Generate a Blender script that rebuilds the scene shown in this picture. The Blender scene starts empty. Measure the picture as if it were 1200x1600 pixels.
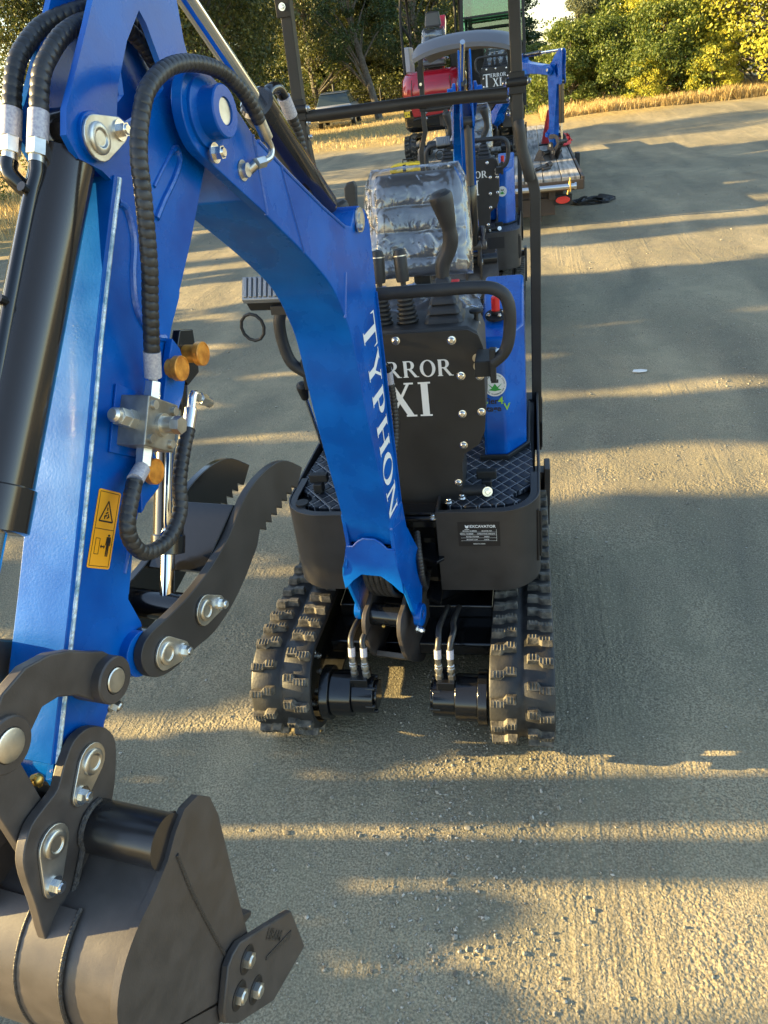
import bpy, bmesh, math, random
from math import sin, cos, pi, radians, sqrt, atan2
from mathutils import Vector, Matrix, noise
random.seed(7)
SC = bpy.context.scene
COL = SC.collection
V = Vector

# ------------------------------------------------------------------ camera
cp, cy, cr = radians(30.3), radians(13.3), radians(7.5)
fw = V((-sin(cy)*cos(cp), cos(cy)*cos(cp), -sin(cp)))
r0 = V((cos(cy), sin(cy), 0)); u0 = r0.cross(fw)
RR = r0*cos(cr)-u0*sin(cr); UU = u0*cos(cr)+r0*sin(cr)
cam_d = bpy.data.cameras.new('camera'); cam = bpy.data.objects.new('camera', cam_d); COL.objects.link(cam)
cam.matrix_world = Matrix(((RR.x, UU.x, -fw.x, .408), (RR.y, UU.y, -fw.y, -1.581), (RR.z, UU.z, -fw.z, 1.85), (0, 0, 0, 1)))
cam_d.sensor_fit = 'VERTICAL'; cam_d.sensor_height = 24; cam_d.lens = 24*1150/1600
cam_d.clip_start = .02; cam_d.clip_end = 2000
SC.camera = cam
# ------------------------------------------------------------------ light
SUN_EL, SUN_AZ = radians(14.5), radians(5)       # low sun from the left, slightly behind the camera
sdir = V((-cos(SUN_EL)*cos(SUN_AZ), -cos(SUN_EL)*sin(SUN_AZ), sin(SUN_EL)))   # towards the sun
w = bpy.data.worlds.new('World'); SC.world = w; w.use_nodes = True
nt = w.node_tree; bg = nt.nodes['Background']
sky = nt.nodes.new('ShaderNodeTexSky'); sky.sky_type = 'NISHITA'; sky.sun_disc = False
sky.sun_elevation = SUN_EL; sky.sun_rotation = atan2(sdir.x, sdir.y) % (2*pi)
sky.air_density = 1.0; sky.dust_density = .7; sky.ozone_density = .9
nt.links.new(sky.outputs[0], bg.inputs[0]); bg.inputs[1].default_value = .10
sl = bpy.data.lights.new('sun', 'SUN'); sl.energy = 5.0; sl.angle = radians(.5); sl.color = (1, .74, .32)
so = bpy.data.objects.new('sun', sl); COL.objects.link(so); so.rotation_euler = sdir.to_track_quat('Z', 'Y').to_euler()
SC.view_settings.view_transform = 'Standard'; SC.view_settings.look = 'None'
SC.view_settings.exposure = 2.35; SC.view_settings.gamma = 1

# ------------------------------------------------------------------ materials
def mat(name, col, rough=.5, metal=0., bump=None, coat=0., var=None, spec=.5, **kw):
    """bump=(scale,strength,dist)  var=(scale,amount)"""
    m = bpy.data.materials.new(name); m.use_nodes = True
    n = m.node_tree.nodes; L = m.node_tree.links; p = n['Principled BSDF']
    p.inputs['Base Color'].default_value = (*col, 1); p.inputs['Roughness'].default_value = rough
    p.inputs['Metallic'].default_value = metal; p.inputs['Coat Weight'].default_value = coat
    p.inputs['Coat Roughness'].default_value = .1
    p.inputs['Specular IOR Level'].default_value = spec
    tc = n.new('ShaderNodeTexCoord')
    if var:
        t = n.new('ShaderNodeTexNoise'); t.inputs['Scale'].default_value = var[0]; t.inputs['Detail'].default_value = 6
        L.new(tc.outputs['Object'], t.inputs['Vector'])
        mx = n.new('ShaderNodeMix'); mx.data_type = 'RGBA'; mr = n.new('ShaderNodeMapRange')
        mr.inputs[1].default_value = .35; mr.inputs[2].default_value = .7
        L.new(t.outputs['Fac'], mr.inputs[0]); L.new(mr.outputs[0], mx.inputs[0])
        a = var[1]; c2 = var[2] if len(var) > 2 else tuple(min(1, x*(1+a)+.02*a) for x in col)
        mx.inputs[6].default_value = (*[x*(1-a*.5) for x in col], 1); mx.inputs[7].default_value = (*c2, 1)
        L.new(mx.outputs[2], p.inputs['Base Color'])
        rr = n.new('ShaderNodeMapRange'); rr.inputs[3].default_value = max(.02, rough-.08); rr.inputs[4].default_value = min(1, rough+.14)
        L.new(t.outputs['Fac'], rr.inputs[0]); L.new(rr.outputs[0], p.inputs['Roughness'])
    if bump:
        t = n.new('ShaderNodeTexNoise'); t.inputs['Scale'].default_value = bump[0]; t.inputs['Detail'].default_value = 5
        L.new(tc.outputs['Object'], t.inputs['Vector'])
        b = n.new('ShaderNodeBump'); b.inputs['Strength'].default_value = bump[1]; b.inputs['Distance'].default_value = bump[2]
        L.new(t.outputs['Fac'], b.inputs['Height']); L.new(b.outputs[0], p.inputs['Normal'])
    for k, v in kw.items(): p.inputs[k.replace('_', ' ')].default_value = v
    return m
M = {}
M['blue'] = mat('blue paint', (.0003, .076, .38), .24, 0, (260, .25, .0009), .08, (10, .3, (.0006, .11, .46)), .25)
M['bluew'] = mat('blue paint weld', (.001, .08, .38), .3, 0, (160, .8, .002), .5)
M['grey'] = mat('satin charcoal paint', (.034, .030, .028), .42, .1, (420, .12, .0006), 0, (9, .25))
M['bgrey'] = mat('warm grey bucket paint', (.056, .047, .042), .42, .05, (300, .2, .0007), 0, (28, .22, (.072, .061, .055)))
M['edge'] = mat('painted glint and scuffs', (.30, .50, .62), .22, .35, (170, 1, .003), .3, (60, .6, (.75, .82, .85)))  # pale colour that paints the edge glint, shared with the scuff marks
M['barrel'] = mat('gloss brown black cylinder', (.030, .024, .020), .16, .2, (90, .05, .0006), .4)
M['panel'] = mat('matt charcoal plate', (.021, .019, .017), .5, .1, (600, .12, .0004), 0, (7, .22))
M['weldg'] = mat('charcoal weld bead', (.045, .04, .037), .4, .2, (260, 1, .003))
M['black'] = mat('gloss black paint', (.010, .010, .011), .18, .2, (90, .05, .0006), .4)
M['plastic'] = mat('black plastic', (.018, .018, .019), .5, 0, (500, .15, .0004), 0, (12, .3))
M['hose'] = mat('black spiral guard', (.022, .021, .021), .38, 0, (60, .2, .001), 0, (40, .4))
M['rubber'] = mat('track rubber', (.014, .014, .015), .5, 0, (130, .5, .0015), 0, (18, .6, (.032, .030, .026)))
M['lug'] = mat('dusty lug rubber', (.05, .046, .039), .6, 0, (150, .8, .002), 0, (45, .9, (.17, .15, .115)))
M['chrome'] = mat('bright zinc', (.72, .71, .68), .22, 1, (200, .15, .0006), 0, (30, .25))
M['zinc'] = mat('dull zinc plate', (.55, .53, .48), .34, 1, (160, .25, .0008), 0, (26, .4))
M['rod'] = mat('polished rod', (.75, .74, .72), .1, 1)
M['steel'] = mat('cast steel block', (.32, .30, .26), .42, .9, (180, .3, .0008), 0, (30, .4))
M['amber'] = mat('bronze cap', (.78, .27, .03), .35, .45, (120, .25, .001), .3, (60, .6))
M['white'] = mat('white lettering', (.78, .78, .76), .5)
M['label'] = mat('white sleeve label', (.70, .68, .70), .4, .1, (60, .2, .001), 0, (330, .5, (.30, .29, .36)))
M['tube'] = mat('dark satin tube', (.013, .012, .013), .28, .1, (160, .2, .0006), .2, (20, .3))
M['yellow'] = mat('warning yellow', (.88, .38, .012), .4, 0, None, .2)
M['ink'] = mat('black print', (.012, .010, .010), .5)
M['red'] = mat('red rubber', (.60, .02, .02), .35)
M['redp'] = mat('red paint', (.36, .006, .018), .2, .1, None, .7)
M['green'] = mat('green print', (.03, .32, .05), .5)
M['lime'] = mat('lime print', (.33, .62, .05), .5)
M['dblack'] = mat('matt black frame', (.010, .010, .010), .6)
M['cushion'] = mat('grey vinyl', (.10, .105, .12), .42, 0, (200, .3, .001))
M['roof'] = mat('grey canopy roof', (.10, .10, .11), .5, 0, (80, .1, .001))
M['brass'] = mat('brass fitting', (.55, .36, .1), .35, .9)
M['galv'] = mat('galvanised bar', (.62, .64, .66), .3, 1, (60, .2, .001))
M['strap'] = mat('red strap webbing', (.55, .03, .03), .7, 0, (400, .5, .001), 0, (20, .5))
M['bstrap'] = mat('black strap webbing', (.03, .03, .03), .7, 0, (300, .5, .001), 0, (20, .5))
M['lens'] = mat('lamp lens', (.20, .21, .22), .3, .3, (60, .5, .002), .5)
M['tail'] = mat('red tail lens', (.65, .03, .03), .2, 0, None, .5)
M['tree_bark'] = mat('grey bark', (.10, .088, .072), .9, 0, (30, .8, .02), 0, (8, .5))
M['carp'] = mat('silver car paint', (.38, .39, .40), .3, .4, None, .5)
M['cglass'] = mat('dark car glass', (.06, .085, .09), .08)
M['tyre'] = mat('tyre', (.02, .02, .02), .8)
M['toolbox'] = mat('yellow plastic', (.85, .55, .02), .4)
M['rock'] = mat('pebble', (.27, .245, .2), .85, 0, (90, .4, .003), 0, (7, .45, (.42, .38, .31)))
_r = M['rock'].node_tree; _g = _r.nodes.new('ShaderNodeNewGeometry'); _c = _r.nodes.new('ShaderNodeValToRGB')
for _i, (_p, _k) in enumerate(((0, (.10, .09, .07)), (.45, (.26, .225, .16)), (.8, (.34, .31, .24)), (1, (.52, .48, .40)))):
    _e = _c.color_ramp.elements[_i] if _i < 1 else (_c.color_ramp.elements.new(_p) if _p < 1 else _c.color_ramp.elements[-1]); _e.position = _p; _e.color = (*_k, 1)
_r.links.new(_g.outputs['Random Per Island'], _c.inputs[0]); _r.links.new(_c.outputs[0], _r.nodes['Principled BSDF'].inputs['Base Color'])
M['iron'] = mat('rusty iron', (.07, .055, .045), .6, .6, (50, .4, .002))
M['fence'] = mat('dark fence wire', (.02, .02, .02), .6)
M['paper'] = mat('pale scrap', (.75, .72, .66), .7)

def glassmat(name, tint, t=.6, rough=.1, bump=None):
    m = bpy.data.materials.new(name); m.use_nodes = True; n = m.node_tree.nodes; L = m.node_tree.links
    n.remove(n['Principled BSDF']); out = [x for x in n if x.type == 'OUTPUT_MATERIAL'][0]
    tr = n.new('ShaderNodeBsdfTransparent'); tr.inputs[0].default_value = (*tint, 1)
    gl = n.new('ShaderNodeBsdfGlossy'); gl.inputs['Roughness'].default_value = rough; gl.inputs[0].default_value = (.9, .92, .95, 1)
    df = n.new('ShaderNodeBsdfDiffuse'); df.inputs[0].default_value = (.75, .77, .8, 1)
    lw = n.new('ShaderNodeLayerWeight'); lw.inputs[0].default_value = .35
    mr = n.new('ShaderNodeMapRange'); mr.inputs[3].default_value = (1-t)*.35; mr.inputs[4].default_value = .85
    L.new(lw.outputs['Fresnel'], mr.inputs[0])
    m1 = n.new('ShaderNodeMixShader'); m2 = n.new('ShaderNodeMixShader'); m1.inputs[0].default_value = .16 if bump else .06
    L.new(gl.outputs[0], m1.inputs[1]); L.new(df.outputs[0], m1.inputs[2])
    L.new(mr.outputs[0], m2.inputs[0]); L.new(tr.outputs[0], m2.inputs[1]); L.new(m1.outputs[0], m2.inputs[2])
    L.new(m2.outputs[0], out.inputs[0])
    if bump:
        tc = n.new('ShaderNodeTexCoord'); t1 = n.new('ShaderNodeTexNoise'); t1.inputs['Scale'].default_value = bump[0]
        t1.noise_type = 'RIDGED_MULTIFRACTAL'; t1.inputs['Detail'].default_value = 3; t1.inputs['Distortion'].default_value = .9
        L.new(tc.outputs['Object'], t1.inputs['Vector'])
        b = n.new('ShaderNodeBump'); b.inputs['Strength'].default_value = 1; b.inputs['Distance'].default_value = bump[1]
        L.new(t1.outputs['Fac'], b.inputs['Height'])
        L.new(b.outputs[0], gl.inputs['Normal'])
    return m
M['wrap'] = glassmat('clear plastic wrap', (.97, .97, .98), .66, .12, (20, .008))
M['cabglass'] = glassmat('green cab glass', (.45, .75, .62), .75, .03)

def quilt():
    m = mat('quilted mat', (.022, .025, .032), .5, 0)
    n = m.node_tree.nodes; L = m.node_tree.links; p = n['Principled BSDF']
    tc = n.new('ShaderNodeTexCoord'); sx = n.new('ShaderNodeSeparateXYZ'); L.new(tc.outputs['Object'], sx.inputs[0])
    def mth(op, a, b=None):
        q = n.new('ShaderNodeMath'); q.operation = op
        for i, v in enumerate((a, b)):
            if v is None: continue
            if isinstance(v, (int, float)): q.inputs[i].default_value = v
            else: L.new(v, q.inputs[i])
        return q.outputs[0]
    X = mth('MULTIPLY', sx.outputs[0], 21); Y = mth('MULTIPLY', sx.outputs[1], 21*.82)
    d1 = mth('PINGPONG', mth('ADD', X, Y), .5); d2 = mth('PINGPONG', mth('SUBTRACT', X, Y), .5)
    mn = mth('MINIMUM', d1, d2)
    ln = mth('LESS_THAN', mn, .035)
    st = mth('LESS_THAN', mth('FRACT', mth('MULTIPLY', sx.outputs[1], 190)), .65)
    fac = mth('MULTIPLY', ln, st)
    mx = n.new('ShaderNodeMix'); mx.data_type = 'RGBA'; L.new(fac, mx.inputs[0])
    mx.inputs[6].default_value = (.022, .025, .032, 1); mx.inputs[7].default_value = (.42, .42, .42, 1)
    L.new(mx.outputs[2], p.inputs['Base Color'])
    b = n.new('ShaderNodeBump'); b.inputs['Strength'].default_value = .8; b.inputs['Distance'].default_value = .006
    sm = n.new('ShaderNodeMapRange'); sm.inputs[2].default_value = .22; sm.interpolation_type = 'SMOOTHSTEP'
    L.new(mn, sm.inputs[0]); L.new(sm.outputs[0], b.inputs['Height']); L.new(b.outputs[0], p.inputs['Normal'])
    return m
M['quilt'] = quilt()

def leafmat(name, c1, c2, tr=.35):
    m = bpy.data.materials.new(name); m.use_nodes = True; n = m.node_tree.nodes; L = m.node_tree.links
    p = n['Principled BSDF']; out = [x for x in n if x.type == 'OUTPUT_MATERIAL'][0]
    g = n.new('ShaderNodeNewGeometry'); cr_ = n.new('ShaderNodeValToRGB')
    cr_.color_ramp.elements[0].color = (*c1, 1); cr_.color_ramp.elements[1].color = (*c2, 1)
    L.new(g.outputs['Random Per Island'], cr_.inputs[0]); L.new(cr_.outputs[0], p.inputs['Base Color'])
    p.inputs['Roughness'].default_value = .55
    t = n.new('ShaderNodeBsdfTranslucent'); mx = n.new('ShaderNodeMixShader'); mx.inputs[0].default_value = tr
    L.new(cr_.outputs[0], t.inputs[0]); L.new(p.outputs[0], mx.inputs[1]); L.new(t.outputs[0], mx.inputs[2]); L.new(mx.outputs[0], out.inputs[0])
    return m
M['leaf_dark'] = leafmat('dark leaves', (.018, .04, .012), (.05, .085, .022))
M['leaf_mid'] = leafmat('oak leaves', (.055, .10, .018), (.19, .22, .04))
M['leaf_olive'] = leafmat('olive evergreen leaves', (.020, .042, .010), (.15, .15, .033))
M['leaf_gold'] = leafmat('sunlit yellow green leaves', (.28, .32, .03), (.58, .50, .07))
M['leaf_pale'] = leafmat('pale grey green leaves', (.09, .11, .06), (.2, .21, .11))
M['straw'] = leafmat('dry straw', (.42, .30, .12), (.62, .46, .2), .3)

def groundmat():
    m = bpy.data.materials.new('gravel dirt'); m.use_nodes = True; n = m.node_tree.nodes; L = m.node_tree.links; p = n['Principled BSDF']
    p.inputs['Roughness'].default_value = .93; p.inputs['Specular IOR Level'].default_value = .2
    tc = n.new('ShaderNodeTexCoord')
    def noi(s, d=4, dist=0, vec=None):
        t = n.new('ShaderNodeTexNoise'); t.inputs['Scale'].default_value = s; t.inputs['Detail'].default_value = d; t.inputs['Distortion'].default_value = dist
        L.new(vec or tc.outputs['Object'], t.inputs['Vector']); return t.outputs['Fac']
    def ramp(v, a, b, ca, cb):
        r = n.new('ShaderNodeValToRGB'); r.color_ramp.elements[0].position = a; r.color_ramp.elements[1].position = b
        r.color_ramp.elements[0].color = (*ca, 1); r.color_ramp.elements[1].color = (*cb, 1); L.new(v, r.inputs[0]); return r.outputs[0]
    def mix(f, a, b, mode='MIX'):
        x = n.new('ShaderNodeMix'); x.data_type = 'RGBA'; x.blend_type = mode
        if isinstance(f, float): x.inputs[0].default_value = f
        else: L.new(f, x.inputs[0])
        for i, v in ((6, a), (7, b)):
            if isinstance(v, tuple): x.inputs[i].default_value = (*v, 1)
            else: L.new(v, x.inputs[i])
        return x.outputs[2]
    base = ramp(noi(1.1, 6, .5), .35, .68, (.25, .208, .138), (.355, .292, .185))
    fine = ramp(noi(170, 2), .36, .66, (.11, .098, .07), (.50, .43, .29))
    c = mix(.55, base, fine)
    vor = n.new('ShaderNodeTexVoronoi'); vor.inputs['Scale'].default_value = 95; L.new(tc.outputs['Object'], vor.inputs['Vector'])
    peb = ramp(vor.outputs['Distance'], .12, .4, (.46, .40, .27), (.21, .185, .12))
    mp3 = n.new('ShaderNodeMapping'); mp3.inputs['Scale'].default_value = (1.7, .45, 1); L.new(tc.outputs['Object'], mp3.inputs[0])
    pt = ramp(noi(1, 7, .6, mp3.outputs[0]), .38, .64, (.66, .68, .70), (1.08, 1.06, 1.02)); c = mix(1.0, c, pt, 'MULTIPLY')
    msk = ramp(noi(5, 4), .45, .62, (0, 0, 0), (.55, .55, .55))
    c = mix(msk, c, peb)
    v2 = n.new('ShaderNodeTexVoronoi'); v2.inputs['Scale'].default_value = 38; v2.inputs['Randomness'].default_value = 1; L.new(tc.outputs['Object'], v2.inputs['Vector'])
    # dry grass far from the drive
    at = n.new('ShaderNodeAttribute'); at.attribute_name = 'grass'
    gr = ramp(noi(9, 5), .3, .7, (.24, .17, .07), (.46, .34, .14))
    c = mix(at.outputs['Fac'], c, gr)
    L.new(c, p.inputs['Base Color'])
    # bumps: clods, gravel, tyre ribs running along Y
    def mth(op, a, b=None):
        q = n.new('ShaderNodeMath'); q.operation = op
        for i, v in enumerate((a, b)):
            if v is None: continue
            if isinstance(v, (int, float)): q.inputs[i].default_value = v
            else: L.new(v, q.inputs[i])
        return q.outputs[0]
    h1 = noi(7, 2); h2 = noi(190, 2); h5 = noi(60, 2); h3 = mth('SUBTRACT', .5, vor.outputs['Distance']); h4 = mth('SUBTRACT', .5, v2.outputs['Distance'])
    sx = n.new('ShaderNodeSeparateXYZ'); L.new(tc.outputs['Object'], sx.inputs[0])
    mp = n.new('ShaderNodeMapping'); mp.inputs['Scale'].default_value = (48, .9, 1); L.new(tc.outputs['Object'], mp.inputs[0])
    rib = noi(1, 2, .2, mp.outputs[0])
    lo = n.new('ShaderNodeMapRange'); lo.inputs[1].default_value = .50; lo.inputs[2].default_value = .60; mp2 = n.new('ShaderNodeMapping'); mp2.inputs['Scale'].default_value = (2.6, .22, 1); L.new(tc.outputs['Object'], mp2.inputs[0]); L.new(noi(1, 2, 0, mp2.outputs[0]), lo.inputs[0])
    mk = n.new('ShaderNodeMapRange'); mk.inputs[1].default_value = .42; mk.inputs[2].default_value = .62; L.new(noi(3.3, 4), mk.inputs[0])
    s = mth('ADD', mth('MULTIPLY', h1, .012), mth('MULTIPLY', h2, .0030))
    s = mth('ADD', s, mth('MULTIPLY', h5, .0036))
    s = mth('ADD', s, mth('MULTIPLY', mth('MULTIPLY', h3, mk.outputs[0]), .0045)); s = mth('ADD', s, mth('MULTIPLY', mth('MULTIPLY', h4, mk.outputs[0]), .0035))
    s = mth('ADD', s, mth('MULTIPLY', mth('MULTIPLY', rib, lo.outputs[0]), .006))
    b = n.new('ShaderNodeBump'); b.inputs['Strength'].default_value = .8; b.inputs['Distance'].default_value = 1.0
    L.new(s, b.inputs['Height']); L.new(b.outputs[0], p.inputs['Normal'])
    return m
M['ground'] = groundmat()
def woodmat():
    m = mat('weathered deck boards', (.3, .27, .23), .8, 0)
    n = m.node_tree.nodes; L = m.node_tree.links; p = n['Principled BSDF']; tc = n.new('ShaderNodeTexCoord')
    mp = n.new('ShaderNodeMapping'); mp.inputs['Scale'].default_value = (26, 1.3, 1); L.new(tc.outputs['Object'], mp.inputs[0])
    t = n.new('ShaderNodeTexNoise'); t.inputs['Scale'].default_value = 1; t.inputs['Detail'].default_value = 7; L.new(mp.outputs[0], t.inputs['Vector'])
    r = n.new('ShaderNodeValToRGB'); r.color_ramp.elements[0].position = .3; r.color_ramp.elements[1].position = .7
    r.color_ramp.elements[0].color = (.10, .09, .075, 1); r.color_ramp.elements[1].color = (.42, .39, .34, 1)
    L.new(t.outputs['Fac'], r.inputs[0]); L.new(r.outputs[0], p.inputs['Base Color'])
    return m
M['deck'] = woodmat()

# ------------------------------------------------------------------ mesh helpers
def frames(P):
    n = len(P); T = []
    for i in range(n):
        a = P[max(0, i-1)]; b = P[min(n-1, i+1)]; t = (b-a)
        T.append(t.normalized() if t.length > 1e-9 else V((0, 0, 1)))
    x = T[0].cross(V((0, 0, 1)))
    if x.length < .1: x = T[0].cross(V((0, 1, 0)))
    x.normalize(); out = []
    for t in T:
        x = (x-t*x.dot(t)).normalized(); out.append((t, x, t.cross(x)))
    return out
def resample(P, step):
    P = [V(p) for p in P]; C = []
    for i in range(len(P)-1):
        p0 = P[max(0, i-1)]; p1 = P[i]; p2 = P[i+1]; p3 = P[min(len(P)-1, i+2)]
        k = max(2, int((p2-p1).length/step*1.5))
        for j in range(k):
            t = j/k
            C.append(.5*((2*p1)+(p2-p0)*t+(2*p0-5*p1+4*p2-p3)*t*t+(3*p1-p0-3*p2+p3)*t**3))
    C.append(P[-1]); out = [C[0]]; acc = 0
    for a, b in zip(C, C[1:]):
        d = (b-a).length
        while d > 1e-9 and acc+d >= step:
            a = a+(b-a)*((step-acc)/d); out.append(a.copy()); d = (b-a).length; acc = 0
        acc += d
    out.append(C[-1]); return out
class MB:
    def __init__(s, f=None): s.v = []; s.f = []; s.fn = f; s.c = []
    def cut(s): s.c.append((len(s.v), len(s.f))); return s      # what follows is a separate object of the same kind
    def add(s, vs, fs):
        b = len(s.v); s.v += [s.fn(V(v)) if s.fn else V(v) for v in vs]; s.f += [[b+i for i in q] for q in fs]; return s
    def box(s, x0, x1, y0, y1, z0, z1):
        return s.add([(x, y, z) for x in (x0, x1) for y in (y0, y1) for z in (z0, z1)],
                     [(0, 1, 3, 2), (4, 6, 7, 5), (0, 4, 5, 1), (2, 3, 7, 6), (0, 2, 6, 4), (1, 5, 7, 3)])
    def prism(s, poly, a, b, m=None, k=1.0, cen=None):
        """poly in 2D, from a to b; m maps (p,q,a)->xyz"""
        m = m or (lambda p, q, h: (p, q, h)); n = len(poly)
        s.add([m(p[0], p[1], a) for p in poly]+[m(p[0], p[1], b) for p in poly],
              [list(range(n))[::-1], list(range(n, 2*n))]+[(i, (i+1) % n, n+(i+1) % n, n+i) for i in range(n)]); return s
    def cyl(s, p0, p1, r, r2=None, seg=20, caps=True):
        p0 = V(p0); p1 = V(p1); r2 = r if r2 is None else r2
        t, x, y = frames([p0, p1])[0]
        vs = [p0+(x*cos(2*pi*i/seg)+y*sin(2*pi*i/seg))*r for i in range(seg)]+[p1+(x*cos(2*pi*i/seg)+y*sin(2*pi*i/seg))*r2 for i in range(seg)]
        fs = [(i, (i+1) % seg, seg+(i+1) % seg, seg+i) for i in range(seg)]
        if caps: fs += [list(range(seg))[::-1], list(range(seg, 2*seg))]
        return s.add(vs, fs)
    def lathe(s, p0, ax, prof, seg=20):
        """prof: (distance along axis, radius)"""
        p0 = V(p0); ax = V(ax).normalized(); t, x, y = frames([p0, p0+ax])[0]
        vs = []
        for d, r in prof: vs += [p0+ax*d+(x*cos(2*pi*i/seg)+y*sin(2*pi*i/seg))*max(r, 1e-4) for i in range(seg)]
        fs = [(j*seg+i, j*seg+(i+1) % seg, (j+1)*seg+(i+1) % seg, (j+1)*seg+i) for j in range(len(prof)-1) for i in range(seg)]
        fs += [list(range(seg))[::-1], [(len(prof)-1)*seg+i for i in range(seg)]]
        return s.add(vs, fs)
    def tube(s, P, r, seg=12, step=None, closed=False):
        P = [V(p) for p in P]
        if step: P = resample(P, step)
        F = frames(P); vs = []; n = len(P)
        for i, (p, (t, x, y)) in enumerate(zip(P, F)):
            rr = r(i/(n-1)) if callable(r) else r
            vs += [p+(x*cos(2*pi*k/seg)+y*sin(2*pi*k/seg))*rr for k in range(seg)]
        fs = [(j*seg+i, j*seg+(i+1) % seg, (j+1)*seg+(i+1) % seg, (j+1)*seg+i) for j in range(n-1) for i in range(seg)]
        fs += [list(range(seg))[::-1], [(n-1)*seg+i for i in range(seg)]]
        return s.add(vs, fs)
    def spiral(s, P, r, pitch=.0112, seg=16, per=6):
        P = resample(P, pitch/per); F = frames(P); vs = []; n = len(P)
        for i, (p, (t, x, y)) in enumerate(zip(P, F)):
            for k in range(seg):
                a = (i/per+k/seg) % 1.0
                g = min(a, 1-a)*2       # 0 at the groove
                rr = r*(.83+.17*min(1, g*2.6)**.6)
                vs.append(p+(x*cos(2*pi*k/seg)+y*sin(2*pi*k/seg))*rr)
        fs = [(j*seg+i, j*seg+(i+1) % seg, (j+1)*seg+(i+1) % seg, (j+1)*seg+i) for j in range(n-1) for i in range(seg)]
        fs += [list(range(seg))[::-1], [(n-1)*seg+i for i in range(seg)]]
        return s.add(vs, fs)
    def bolt(s, p, ax, r=.009, h=.007, washer=True):
        p = V(p); ax = V(ax).normalized()
        if washer: s.cyl(p, p+ax*.0025, r*1.45, seg=18)
        q = p+ax*.0025 if washer else p
        s.cyl(q, q+ax*h, r, seg=6); s.lathe(q+ax*h, ax, [(0, r*.75), (h*.25, r*.6)], 14)
        return s
    def ball(s, c, r, seg=14, sc=(1, 1, 1)):
        c = V(c); vs = []; n = seg//2
        for j in range(n+1):
            a = pi*j/n
            for i in range(seg):
                b = 2*pi*i/seg; vs.append(c+V((sin(a)*cos(b)*r*sc[0], sin(a)*sin(b)*r*sc[1], cos(a)*r*sc[2])))
        return s.add(vs, [(j*seg+i, j*seg+(i+1) % seg, (j+1)*seg+(i+1) % seg, (j+1)*seg+i) for j in range(n) for i in range(seg)])
    def build(s, name, m, parent=None, bevel=0, ang=35, segs=2, merge=True):
        if s.c:
            cs = [(0, 0)]+s.c+[(len(s.v), len(s.f))]; first = None
            for (a, b), (c, d) in zip(cs, cs[1:]):
                if d == b: continue
                t = MB(); t.v = s.v[a:c]; t.f = [[i-a for i in q] for q in s.f[b:d]]; o = t.build(name, m, parent, bevel, ang, segs, merge); first = first or o
            return first
        me = bpy.data.meshes.new(name); me.from_pydata([tuple(v) for v in s.v], [], s.f)
        bm = bmesh.new(); bm.from_mesh(me)
        if merge: bmesh.ops.remove_doubles(bm, verts=bm.verts, dist=1e-6)
        bmesh.ops.recalc_face_normals(bm, faces=bm.faces); bm.to_mesh(me); bm.free()
        me.polygons.foreach_set('use_smooth', [True]*len(me.polygons)); me.set_sharp_from_angle(angle=radians(ang))
        me.materials.append(M[m] if isinstance(m, str) else m)
        o = bpy.data.objects.new(name, me); COL.objects.link(o)
        if parent: o.parent = parent
        if bevel:
            b = o.modifiers.new('bevel', 'BEVEL'); b.width = bevel; b.segments = segs; b.limit_method = 'ANGLE'; b.angle_limit = radians(40); b.harden_normals = True
        return o
def tag(o, label=None, cat=None, group=None, kind=None):
    if label: o['label'] = label
    if cat: o['category'] = cat
    if group: o['group'] = group
    if kind: o['kind'] = kind
    return o
def empty(name, loc=(0, 0, 0), rz=0):
    o = bpy.data.objects.new(name, None); COL.objects.link(o); o.location = loc; o.rotation_euler = (0, 0, rz); o.empty_display_size = .1
    return o
def copy_tree(o, parent=None):
    c = o.copy(); COL.objects.link(c); c.parent = parent
    for ch in list(o.children): copy_tree(ch, c)
    return c
def smooth2(P, closed=False, k=4):
    """Catmull-Rom through 2D points"""
    n = len(P); out = []
    for i in range(n if closed else n-1):
        g = (lambda j: P[j % n]) if closed else (lambda j: P[max(0, min(n-1, j))])
        p0, p1, p2, p3 = g(i-1), g(i), g(i+1), g(i+2)
        for j in range(k):
            t = j/k
            out.append(tuple(.5*((2*b)+(c-a)*t+(2*a-5*b+4*c-d)*t*t+(3*b-a-3*c+d)*t**3) for a, b, c, d in zip(p0, p1, p2, p3)))
    if not closed: out.append(tuple(P[-1]))
    return out
def text_mesh(s, txt, size, fn, depth=.0006, bold=0.0, spacing=1.0):
    """built-in font -> flat faces mapped by fn(x,y,h)"""
    cu = bpy.data.curves.new('t', 'FONT'); cu.body = txt; cu.size = size; cu.align_x = 'CENTER'; cu.resolution_u = 3; cu.offset = bold; cu.space_character = spacing
    o = bpy.data.objects.new('t', cu); COL.objects.link(o)
    bpy.context.view_layer.update()
    me = bpy.data.meshes.new_from_object(o.evaluated_get(bpy.context.evaluated_depsgraph_get()))
    s.add([fn(v.co.x, v.co.y, depth) for v in me.vertices], [list(p.vertices) for p in me.polygons])
    bpy.data.objects.remove(o); bpy.data.curves.remove(cu); bpy.data.meshes.remove(me)
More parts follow.
